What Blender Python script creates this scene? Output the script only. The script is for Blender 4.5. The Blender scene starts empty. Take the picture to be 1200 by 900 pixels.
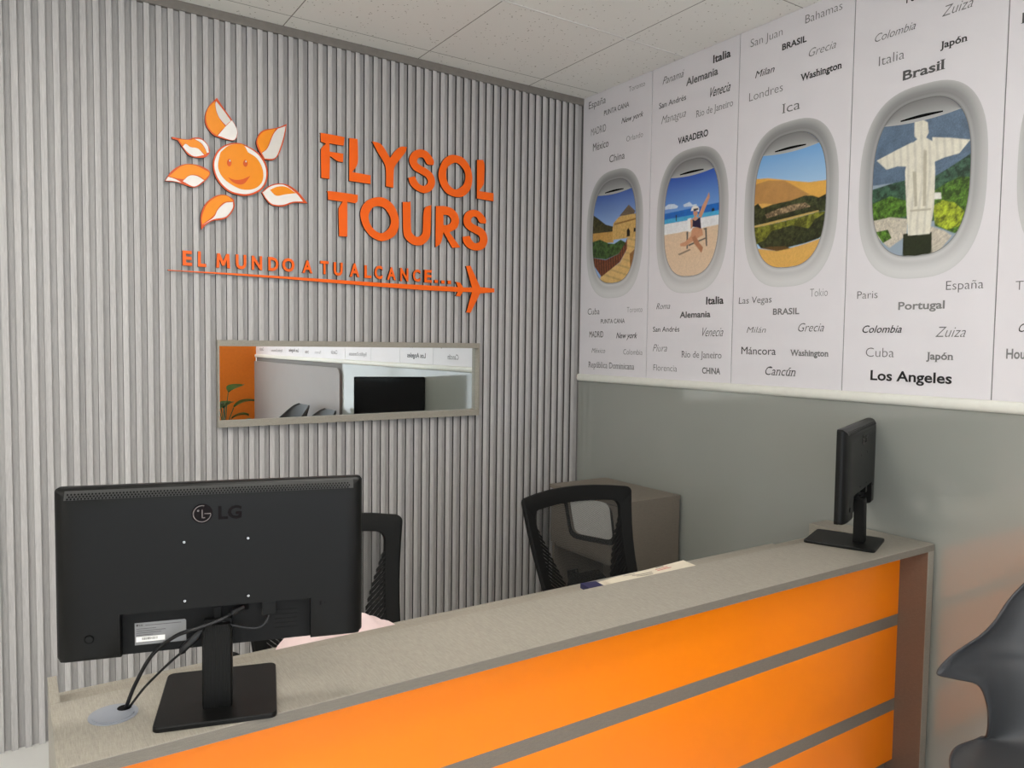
import bpy, bmesh, math, random
import numpy as np
from mathutils import Vector, Matrix, noise

scene = bpy.context.scene
C = scene.collection
R_ = math.radians
random.seed(7)

# ---------------------------------------------------------------- camera, exposure, daylight
cam_d = bpy.data.cameras.new('camera'); cam = bpy.data.objects.new('camera', cam_d); C.objects.link(cam)
cam_d.sensor_fit = 'HORIZONTAL'; cam_d.sensor_width = 36.0; cam_d.lens = 26.56; cam_d.clip_start = 0.02
cam.matrix_world = Matrix(((0.833827, 0.018696, -0.551709, 0.0),
                           (-0.551874, 0.051709, -0.832323, 0.0),
                           (0.012967, 0.998487, 0.053434, 1.5), (0, 0, 0, 1)))
scene.camera = cam
vs = scene.view_settings
vs.view_transform = 'Standard'; vs.look = 'None'; vs.gamma = 1.0; vs.exposure = 0.10; vs.use_curve_mapping = False

LED = 16.0          # ceiling panel emission
SKY = 2.8          # daylight outside the shop window
world = bpy.data.worlds.new('daylight'); scene.world = world; world.use_nodes = True
bg = world.node_tree.nodes['Background']; bg.inputs[0].default_value = (0.86, 0.93, 1.0, 1); bg.inputs[1].default_value = SKY

W = 3.213          # face of the slatted wall
RX = 2.5635        # face of the right wall
CEIL = 2.804
CT = 0.8513        # counter top
YF = -2.42         # wall behind the camera
XL = -3.0          # wall on the left

portal = bpy.data.lights.new('window daylight', 'AREA'); portal.shape = 'RECTANGLE'; portal.size = 4.9; portal.size_y = 2.4
po = bpy.data.objects.new('window daylight', portal); C.objects.link(po)
po.location = (-0.45, YF - 0.12, 1.3); po.rotation_euler = (R_(90), 0, 0); portal.cycles.is_portal = True

# ---------------------------------------------------------------- materials
def srgb(r, g, b):
    f = lambda v: (v / 255 / 12.92) if v / 255 <= 0.04045 else ((v / 255 + 0.055) / 1.055) ** 2.4
    return (f(r), f(g), f(b), 1.0)

def mat(name, col, rough=0.5, metal=0.0, var=0.06, scale=40.0, bump=0.0, stretch=(1, 1, 1), ior=1.45, coat=0.0, spec=0.5):
    m = bpy.data.materials.new(name); m.use_nodes = True
    nt = m.node_tree; b = nt.nodes['Principled BSDF']
    b.inputs['Roughness'].default_value = rough; b.inputs['Metallic'].default_value = metal
    b.inputs['IOR'].default_value = ior; b.inputs['Coat Weight'].default_value = coat; b.inputs['Specular IOR Level'].default_value = spec
    tc = nt.nodes.new('ShaderNodeTexCoord'); mp = nt.nodes.new('ShaderNodeMapping'); mp.inputs['Scale'].default_value = stretch
    nz = nt.nodes.new('ShaderNodeTexNoise'); nz.inputs['Scale'].default_value = scale; nz.inputs['Detail'].default_value = 3
    nt.links.new(tc.outputs['Object'], mp.inputs[0]); nt.links.new(mp.outputs[0], nz.inputs['Vector'])
    rp = nt.nodes.new('ShaderNodeValToRGB')
    c = srgb(*col)
    rp.color_ramp.elements[0].position = 0.3; rp.color_ramp.elements[1].position = 0.7
    rp.color_ramp.elements[0].color = tuple(v * (1 - var) for v in c[:3]) + (1,)
    rp.color_ramp.elements[1].color = tuple(min(1, v * (1 + var)) for v in c[:3]) + (1,)
    nt.links.new(nz.outputs[0], rp.inputs[0]); nt.links.new(rp.outputs[0], b.inputs['Base Color'])
    if bump:
        bp = nt.nodes.new('ShaderNodeBump'); bp.inputs['Strength'].default_value = bump; bp.inputs['Distance'].default_value = 0.001
        nt.links.new(nz.outputs[0], bp.inputs['Height']); nt.links.new(bp.outputs[0], b.inputs['Normal'])
    return m

def emis(name, col, s):
    m = bpy.data.materials.new(name); m.use_nodes = True; nt = m.node_tree; nt.nodes.clear()
    e = nt.nodes.new('ShaderNodeEmission'); e.inputs[0].default_value = col; e.inputs[1].default_value = s
    o = nt.nodes.new('ShaderNodeOutputMaterial'); nt.links.new(e.outputs[0], o.inputs[0]); return m

def vcol(name, rough=0.4):
    m = bpy.data.materials.new(name); m.use_nodes = True; nt = m.node_tree; b = nt.nodes['Principled BSDF']
    a = nt.nodes.new('ShaderNodeVertexColor'); a.layer_name = 'Col'
    nt.links.new(a.outputs[0], b.inputs['Base Color']); b.inputs['Roughness'].default_value = rough; return m

def weave(name, col, alpha, scale):
    # woven see-through mesh fabric: threads of colour with open gaps
    m = bpy.data.materials.new(name); m.use_nodes = True; nt = m.node_tree; b = nt.nodes['Principled BSDF']
    b.inputs['Base Color'].default_value = srgb(*col); b.inputs['Roughness'].default_value = 0.7
    tc = nt.nodes.new('ShaderNodeTexCoord'); ck = nt.nodes.new('ShaderNodeTexVoronoi'); ck.inputs['Scale'].default_value = scale
    ck.inputs['Randomness'].default_value = 0.0
    mr = nt.nodes.new('ShaderNodeMapRange'); mr.inputs[1].default_value = 0.25; mr.inputs[2].default_value = 0.5
    mr.inputs[3].default_value = max(0, alpha - 0.3); mr.inputs[4].default_value = min(1, alpha + 0.25)
    nt.links.new(tc.outputs['Object'], ck.inputs['Vector']); nt.links.new(ck.outputs['Distance'], mr.inputs[0])
    nt.links.new(mr.outputs[0], b.inputs['Alpha']); return m

def laminate(name, col):
    # linen textured laminate: two crossed stretched noises
    m = mat(name, col, 0.45, var=0.10, scale=60, stretch=(1, 14, 14), bump=0.15)
    nt = m.node_tree; b = nt.nodes['Principled BSDF']
    old = b.inputs['Base Color'].links[0].from_socket
    tc = nt.nodes.new('ShaderNodeTexCoord'); mp = nt.nodes.new('ShaderNodeMapping'); mp.inputs['Scale'].default_value = (14, 1, 14)
    nz = nt.nodes.new('ShaderNodeTexNoise'); nz.inputs['Scale'].default_value = 55; nz.inputs['Detail'].default_value = 2
    mx = nt.nodes.new('ShaderNodeMix'); mx.data_type = 'RGBA'; mx.blend_type = 'OVERLAY'; mx.inputs[0].default_value = 0.35
    nt.links.new(tc.outputs['Object'], mp.inputs[0]); nt.links.new(mp.outputs[0], nz.inputs['Vector'])
    nt.links.new(old, mx.inputs[6]); nt.links.new(nz.outputs[0], mx.inputs[7]); nt.links.new(mx.outputs[2], b.inputs['Base Color'])
    return m

def slatwood(name, lo, hi):
    m = bpy.data.materials.new(name); m.use_nodes = True; nt = m.node_tree; b = nt.nodes['Principled BSDF']
    N = nt.nodes.new; Lk = nt.links.new
    tc = N('ShaderNodeTexCoord')
    mp = N('ShaderNodeMapping'); mp.inputs['Scale'].default_value = (24, 24, 1.6); mp.inputs['Rotation'].default_value = (0, R_(14), 0)
    n1 = N('ShaderNodeTexNoise'); n1.inputs['Scale'].default_value = 9; n1.inputs['Detail'].default_value = 5; n1.inputs['Distortion'].default_value = 1.2
    mp2 = N('ShaderNodeMapping'); mp2.inputs['Scale'].default_value = (24, 1, 0.25)
    n2 = N('ShaderNodeTexNoise'); n2.inputs['Scale'].default_value = 1; n2.inputs['Detail'].default_value = 1
    rp = N('ShaderNodeValToRGB'); rp.color_ramp.elements[0].position = .25; rp.color_ramp.elements[1].position = .75
    rp.color_ramp.elements[0].color = srgb(*lo); rp.color_ramp.elements[1].color = srgb(*hi)
    mx = N('ShaderNodeMath'); mx.operation = 'MULTIPLY_ADD'; mx.inputs[1].default_value = 0.55
    m2 = N('ShaderNodeMath'); m2.operation = 'MULTIPLY'; m2.inputs[1].default_value = 0.45
    Lk(tc.outputs['Object'], mp.inputs[0]); Lk(mp.outputs[0], n1.inputs['Vector']); Lk(tc.outputs['Object'], mp2.inputs[0]); Lk(mp2.outputs[0], n2.inputs['Vector'])
    Lk(n2.outputs[0], m2.inputs[0]); Lk(n1.outputs[0], mx.inputs[0]); Lk(m2.outputs[0], mx.inputs[2]); Lk(mx.outputs[0], rp.inputs[0])
    Lk(rp.outputs[0], b.inputs['Base Color']); b.inputs['Roughness'].default_value = 0.6
    bp = N('ShaderNodeBump'); bp.inputs['Strength'].default_value = 0.2; bp.inputs['Distance'].default_value = 0.001
    Lk(n1.outputs[0], bp.inputs['Height']); Lk(bp.outputs[0], b.inputs['Normal'])
    return m

def ceilmat():
    m = bpy.data.materials.new('mineral ceiling tile'); m.use_nodes = True; nt = m.node_tree; b = nt.nodes['Principled BSDF']
    N = nt.nodes.new; Lk = nt.links.new
    tc = N('ShaderNodeTexCoord'); sx = N('ShaderNodeSeparateXYZ'); Lk(tc.outputs['Object'], sx.inputs[0])
    def seam(sock, off, pitch, half):
        a = N('ShaderNodeMath'); a.operation = 'SUBTRACT'; Lk(sock, a.inputs[0]); a.inputs[1].default_value = off
        p = N('ShaderNodeMath'); p.operation = 'PINGPONG'; Lk(a.outputs[0], p.inputs[0]); p.inputs[1].default_value = pitch / 2
        l = N('ShaderNodeMath'); l.operation = 'LESS_THAN'; Lk(p.outputs[0], l.inputs[0]); l.inputs[1].default_value = half; return l
    s1 = seam(sx.outputs[0], 0.965, 0.6215, 0.0022); s2 = seam(sx.outputs[1], 2.487, 0.61, 0.002)
    mxs = N('ShaderNodeMath'); mxs.operation = 'MAXIMUM'; Lk(s1.outputs[0], mxs.inputs[0]); Lk(s2.outputs[0], mxs.inputs[1])
    vo = N('ShaderNodeTexVoronoi'); vo.inputs['Scale'].default_value = 46; Lk(tc.outputs['Object'], vo.inputs['Vector'])
    nz = N('ShaderNodeTexNoise'); nz.inputs['Scale'].default_value = 30; Lk(tc.outputs['Object'], nz.inputs['Vector'])
    dm = N('ShaderNodeMath'); dm.operation = 'MULTIPLY'; Lk(nz.outputs[0], dm.inputs[0]); dm.inputs[1].default_value = 0.26
    d = N('ShaderNodeMath'); d.operation = 'LESS_THAN'; Lk(vo.outputs['Distance'], d.inputs[0]); Lk(dm.outputs[0], d.inputs[1])
    c1 = N('ShaderNodeMix'); c1.data_type = 'RGBA'; c1.inputs[6].default_value = srgb(238, 236, 230); c1.inputs[7].default_value = srgb(176, 171, 160)
    Lk(d.outputs[0], c1.inputs[0])
    c2 = N('ShaderNodeMix'); c2.data_type = 'RGBA'; Lk(mxs.outputs[0], c2.inputs[0]); Lk(c1.outputs[2], c2.inputs[6]); c2.inputs[7].default_value = srgb(140, 136, 128)
    Lk(c2.outputs[2], b.inputs['Base Color']); b.inputs['Roughness'].default_value = 0.9
    return m

M = dict(
    vent=mat('sheen lightened vent strip', (44, 44, 43), 0.5, var=0.04, scale=200),
    brown=mat('brown wood laminate', (112, 92, 78), 0.45, var=0.12, scale=30, stretch=(1, 3, 24)),
    board=mat('pinkish grey board', (146, 140, 138), 0.5, var=0.02, scale=5), edgeband=laminate('grey edge band', (118, 112, 102)), lams=laminate('shadow toned linen laminate', (150, 143, 130)),
    slat=slatwood('grey slat wood', (166, 163, 161), (208, 205, 203)), groove=slatwood('shade toned groove wood', (154, 151, 149), (192, 189, 186)), slatedge=mat('shade darkened slat edge', (76, 73, 70), 0.6, var=0.1), ceil=ceilmat(),  # groove and slat side colours have the shade between slats painted in
    trim=mat('grey trim', (128, 122, 116), 0.5),
    glossy=mat('grey back painted gloss', (150, 152, 146), 0.10, var=0.02, scale=3, ior=2.1),
    wallg=mat('grey paint', (120, 118, 116), 0.7, var=0.03),
    white=mat('white paint', (226, 224, 220), 0.6, var=0.03),
    rail=mat('white rail', (226, 226, 218), 0.35, var=0.02),
    floor=mat('white floor tile', (225, 224, 220), 0.15, var=0.03, scale=4),
    mural=mat('white vinyl print', (224, 221, 225), 0.35, var=0.015, scale=6),
    ink=vcol('printed ink', 0.4), print=vcol('printed picture', 0.3),
    lam=laminate('linen laminate', (153, 147, 135)), lamd=laminate('dark linen laminate', (120, 112, 102)),
    orange=mat('orange lacquer', (252, 134, 8), 0.28, var=0.02, scale=6),
    orangew=mat('orange wall paint', (214, 112, 20), 0.6, var=0.04),
    letter=mat('orange acrylic', (255, 104, 0), 0.35, var=0.02),
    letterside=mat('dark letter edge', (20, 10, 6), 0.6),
    edge=mat('red orange print', (222, 84, 22), 0.4, var=0.02), amber=mat('amber print', (252, 150, 0), 0.4, var=0.02),
    cream=mat('cream print', (226, 220, 212), 0.4, var=0.02), plain=mat('white print', (246, 240, 234), 0.4, var=0.02),
    red=mat('orange red print', (226, 88, 8), 0.4, var=0.02),
    black=mat('black plastic', (14, 14, 13), 0.40, var=0.05, scale=300, spec=0.22), blackm=mat('matt black plastic', (12, 12, 12), 0.6, var=0.05, spec=0.25),
    dark=mat('recess black', (5, 5, 5), 0.7, spec=0.1), screen=mat('black screen', (8, 8, 9), 0.12), gloss=mat('dark red gloss', (10, 2, 2), 0.25, spec=0.12),
    ring=mat('grey emblem line', (96, 88, 86), 0.3), steel=mat('steel', (200, 200, 200), 0.25, metal=1.0, var=0.02),
    sticker=mat('silver label', (128, 128, 128), 0.5, var=0.03), paper=mat('white paper', (240, 238, 232), 0.7, var=0.02),
    news=mat('newsprint', (222, 212, 192), 0.8, var=0.03), inkblack=mat('black ink', (70, 66, 64), 0.7), inkred=mat('red ink', (190, 70, 60), 0.7),
    navy=mat('navy cover', (38, 36, 76), 0.6), pink=mat('pink cotton', (232, 208, 206), 0.85, var=0.04, scale=20),
    grommet=mat('grey plastic grommet', (136, 140, 148), 0.4, var=0.03), cable=mat('black cable', (16, 16, 18), 0.4),
    chairf=mat('black chair frame', (15, 15, 14), 0.65, var=0.1, scale=200, spec=0.2), seatf=mat('black seat fabric', (18, 18, 19), 0.9, spec=0.2),
    mesh=weave('black mesh fabric', (26, 26, 24), 0.52, 640), pad=weave('pale patch mesh', (120, 119, 114), 0.72, 640),
    shell=mat('grey shell plastic', (66, 67, 69), 0.45, var=0.02, scale=8), wood=mat('beech leg', (190, 150, 105), 0.5, stretch=(20, 20, 1)),
    mirror=mat('mirror', (232, 236, 235), 0.0, metal=1.0, var=0.0), alu=mat('aluminium frame', (150, 150, 150), 0.4, metal=0.6),
    leaf=mat('green leaf', (40, 78, 36), 0.4, var=0.25, scale=12), pot=mat('white pot', (210, 208, 204), 0.4), soil=mat('soil', (50, 38, 28), 0.9),
    cab=laminate('taupe laminate', (120, 111, 100)),
    led=emis('led panel', (1.0, 0.965, 0.90, 1), LED),
)
gm = bpy.data.materials.new('window glass'); gm.use_nodes = True
_nt = gm.node_tree; _nt.nodes.clear(); _o = _nt.nodes.new('ShaderNodeOutputMaterial'); _mx = _nt.nodes.new('ShaderNodeMixShader')
_t = _nt.nodes.new('ShaderNodeBsdfTransparent'); _g = _nt.nodes.new('ShaderNodeBsdfGlossy'); _g.inputs['Roughness'].default_value = 0.02
_mx.inputs[0].default_value = 0.06; _nt.links.new(_t.outputs[0], _mx.inputs[1]); _nt.links.new(_g.outputs[0], _mx.inputs[2]); _nt.links.new(_mx.outputs[0], _o.inputs[0])
M['glass'] = gm

# ---------------------------------------------------------------- helpers
def obj(name, bm, m, parent=None, smooth=False, loc=None):
    me = bpy.data.meshes.new(name)
    if isinstance(bm, bmesh.types.BMesh):
        bmesh.ops.recalc_face_normals(bm, faces=bm.faces[:])
        bm.to_mesh(me); bm.free()
    else:
        me = bm
    for k in (m if isinstance(m, (list, tuple)) else [m]): me.materials.append(k)
    if smooth:
        me.polygons.foreach_set('use_smooth', [True] * len(me.polygons))
        me.set_sharp_from_angle(angle=R_(40))
    o = bpy.data.objects.new(name, me); C.objects.link(o)
    if parent: o.parent = parent
    if loc: o.location = loc
    return o

def tag(o, label, cat, group=None, kind=None):
    o['label'] = label; o['category'] = cat
    if group: o['group'] = group
    if kind: o['kind'] = kind
    return o

def thing(name, label, cat, loc=(0, 0, 0), rz=0, group=None):
    o = bpy.data.objects.new(name, None); o.empty_display_size = 0.05; C.objects.link(o)
    o.location = loc; o.rotation_euler = (0, 0, rz)
    return tag(o, label, cat, group)

def struct(name, bm, m, smooth=False):
    o = obj(name, bm, m, None, smooth); o['kind'] = 'structure'; return o

def copy_tree(o, parent=None):
    c = o.copy(); C.objects.link(c)
    if parent: c.parent = parent
    for ch in list(o.children): copy_tree(ch, c)
    return c

def nb(): return bmesh.new()

def box(bm, x0, x1, y0, y1, z0, z1, bev=0.0, mi=0):
    v = [bm.verts.new((x, y, z)) for x in (x0, x1) for y in (y0, y1) for z in (z0, z1)]
    fs = [bm.faces.new([v[i] for i in q]) for q in ((0, 1, 3, 2), (4, 6, 7, 5), (0, 4, 5, 1), (2, 3, 7, 6), (0, 2, 6, 4), (1, 5, 7, 3))]
    for f in fs: f.material_index = mi
    if bev:
        es = list({e for f in fs for e in f.edges})
        bmesh.ops.bevel(bm, geom=es, offset=bev, segments=2, profile=0.7, affect='EDGES')
    return bm

def tube(bm, pts, r, seg=8, mi=0, cap=True):
    pts = [Vector(p) for p in pts]; n = len(pts); rings = []
    rr = r if isinstance(r, (list, tuple)) else [r] * n
    up = Vector((0, 0, 1))
    for i, p in enumerate(pts):
        t = (pts[min(i + 1, n - 1)] - pts[max(i - 1, 0)]).normalized()
        a = t.cross(up)
        if a.length < 1e-3: a = t.cross(Vector((0, 1, 0)))
        a.normalize(); b = t.cross(a).normalized(); up = b.cross(t) if False else up
        rings.append([bm.verts.new(p + rr[i] * (math.cos(2 * math.pi * k / seg) * a + math.sin(2 * math.pi * k / seg) * b)) for k in range(seg)])
    for i in range(n - 1):
        for k in range(seg):
            f = bm.faces.new((rings[i][k], rings[i][(k + 1) % seg], rings[i + 1][(k + 1) % seg], rings[i + 1][k])); f.material_index = mi
    if cap:
        for q in (rings[0], rings[-1][::-1]):
            f = bm.faces.new(q); f.material_index = mi
    return bm

def spline(pts, k=6, closed=False):
    # Catmull-Rom through points (tuples of any dimension)
    P = [np.array(p, float) for p in pts]; n = len(P); out = []
    rng = range(n) if closed else range(n - 1)
    for i in rng:
        a = P[(i - 1) % n] if (closed or i > 0) else P[0]; b = P[i]; c = P[(i + 1) % n]; d = P[(i + 2) % n] if (closed or i + 2 < n) else P[-1]
        for j in range(k):
            t = j / k
            out.append(0.5 * (2 * b + (c - a) * t + (2 * a - 5 * b + 4 * c - d) * t * t + (3 * b - a - 3 * c + d) * t ** 3))
    if not closed: out.append(P[-1])
    return out

def outline(pts, k=5):
    # closed outline; a third entry marks a sharp corner, other points are smooth
    n = len(pts); out = []
    P = [np.array(p[:2], float) for p in pts]; cor = [len(p) > 2 for p in pts]
    for i in range(n):
        b, c = P[i], P[(i + 1) % n]
        a = b - (c - b) if cor[i] else P[i - 1]
        d = c + (c - b) if cor[(i + 1) % n] else P[(i + 2) % n]
        if cor[i] and cor[(i + 1) % n]: out.append(b); continue
        for j in range(k):
            t = j / k
            out.append(0.5 * (2 * b + (c - a) * t + (2 * a - 5 * b + 4 * c - d) * t * t + (3 * b - a - 3 * c + d) * t ** 3))
    return out

def fill(bm, loops, place, mi=0):
    # flat filled region bounded by loops (first outer, others holes); place maps (a, b) to 3-D
    es = []
    for lp in loops:
        v = [bm.verts.new(place(p)) for p in lp]
        es += [bm.edges.new((v[i], v[(i + 1) % len(v)])) for i in range(len(v))]
    g = bmesh.ops.triangle_fill(bm, use_beauty=True, use_dissolve=False, edges=es)
    fs = [x for x in g['geom'] if isinstance(x, bmesh.types.BMFace)]
    for f in fs: f.material_index = mi
    return fs

def plate(bm, loops, front, back, mi=0, side=1):
    # solid letter: front face, back face and side walls
    fill(bm, loops, front, mi); 
    for lp in loops:
        a = [bm.verts.new(front(p)) for p in lp]; b = [bm.verts.new(back(p)) for p in lp]
        for i in range(len(lp)):
            j = (i + 1) % len(lp)
            f = bm.faces.new((a[i], a[j], b[j], b[i])); f.material_index = side
    return bm

def disc(bm, c, ax, r, seg=16, h=0.0, mi=0):
    # flat disc or short cylinder; ax = 'y' faces -y, 'z' faces +z
    def P(k, d, rr):
        a = 2 * math.pi * k / seg; u, v = rr * math.cos(a), rr * math.sin(a)
        return (c[0] + u, c[1] - d, c[2] + v) if ax == 'y' else (c[0] + u, c[1] + v, c[2] + d)
    top = [bm.verts.new(P(k, h, r)) for k in range(seg)]
    f = bm.faces.new(top); f.material_index = mi
    if h:
        bot = [bm.verts.new(P(k, 0, r)) for k in range(seg)]
        for k in range(seg):
            f = bm.faces.new((top[k], top[(k + 1) % seg], bot[(k + 1) % seg], bot[k])); f.material_index = mi
    return bm

def prism_x(bm, prof, x0, x1, mi=0):
    a = [bm.verts.new((x0, y, z)) for y, z in prof]; b = [bm.verts.new((x1, y, z)) for y, z in prof]
    n = len(prof)
    for i in range(n): bm.faces.new((a[i], a[(i + 1) % n], b[(i + 1) % n], b[i])).material_index = mi
    bm.faces.new(a[::-1]); bm.faces.new(b); return bm

def grid(bm, rows, mi=0, closed=False):
    V = [[bm.verts.new(p) for p in r] for r in rows]
    for i in range(len(V) - 1):
        n = len(V[i])
        for k in range(n if closed else n - 1):
            f = bm.faces.new((V[i][k], V[i][(k + 1) % n], V[i + 1][(k + 1) % n], V[i + 1][k])); f.material_index = mi
    return V

# flat text as (verts, polys) in em units, built once per (string, boldness)
_tc = {}
def text(s, off=0.0):
    if (s, off) in _tc: return _tc[(s, off)]
    cu = bpy.data.curves.new('t', 'FONT'); cu.body = s; cu.offset = off; cu.resolution_u = 3; cu.fill_mode = 'FRONT'
    o = bpy.data.objects.new('t', cu); C.objects.link(o)
    dg = bpy.context.evaluated_depsgraph_get(); me = bpy.data.meshes.new_from_object(o.evaluated_get(dg))
    V = np.array([v.co[:2] for v in me.vertices]).reshape(-1, 2); F = [tuple(p.vertices) for p in me.polygons]
    bd = {}
    for f in F:
        for i in range(len(f)):
            e = tuple(sorted((f[i], f[(i + 1) % len(f)]))); bd[e] = bd.get(e, 0) + 1
    E = [e for e, n in bd.items() if n == 1]
    bpy.data.objects.remove(o); bpy.data.curves.remove(cu); bpy.data.meshes.remove(me)
    _tc[(s, off)] = (V, F, E); return _tc[(s, off)]

STY = dict(thin=(-0.012, 0, 0), reg=(0.0, 0, 0), hand=(-0.006, 0.06, 0), bold=(0.022, 0, 0), script=(-0.010, 0.34, 0), brush=(0.004, 0.32, 0),
           serif=(-0.008, 0, 1), serifbold=(0.022, 0, 1), serifit=(-0.004, 0.28, 1))
def styled(s, style, width, height):
    off, sh, ser = STY[style]
    if 'M' in s and off > 0: off = 0.0
    V, F, E = text(s, off); f0 = text(s[0], off)[0]
    V = V.copy(); F = list(F)
    if ser:
        em = V[:, 1].max(); add = []; n = len(V)
        for a, b in E:
            p, q = V[a], V[b]; L = abs(p[0] - q[0])
            if abs(p[1] - q[1]) < 0.01 and 0.03 < L < 0.17 and (abs(p[1]) < 0.03 or p[1] > 0.42 or p[1] < -0.12):
                m = (p[0] + q[0]) / 2; h = 0.045; y0 = p[1] if p[1] < 0.2 else p[1] - h
                w = L / 2 + 0.055
                add += [(m - w, y0), (m + w, y0), (m + w, y0 + h), (m - w, y0 + h)]; F.append((n, n + 1, n + 2, n + 3)); n += 4
        if add: V = np.vstack([V, np.array(add)])
    if style in ('script', 'brush'): height = height * 0.82
    sy = height / max(1e-6, f0[:, 1].max())
    V[:, 1] *= sy
    x0, x1 = V[:, 0].min(), V[:, 0].max()
    lean = sh * (V[:, 1].max())
    sx = max(0.2 * width, width - lean) / (x1 - x0)
    V[:, 0] = (V[:, 0] - x0) * sx + sh * V[:, 1]
    return V, F

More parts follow.
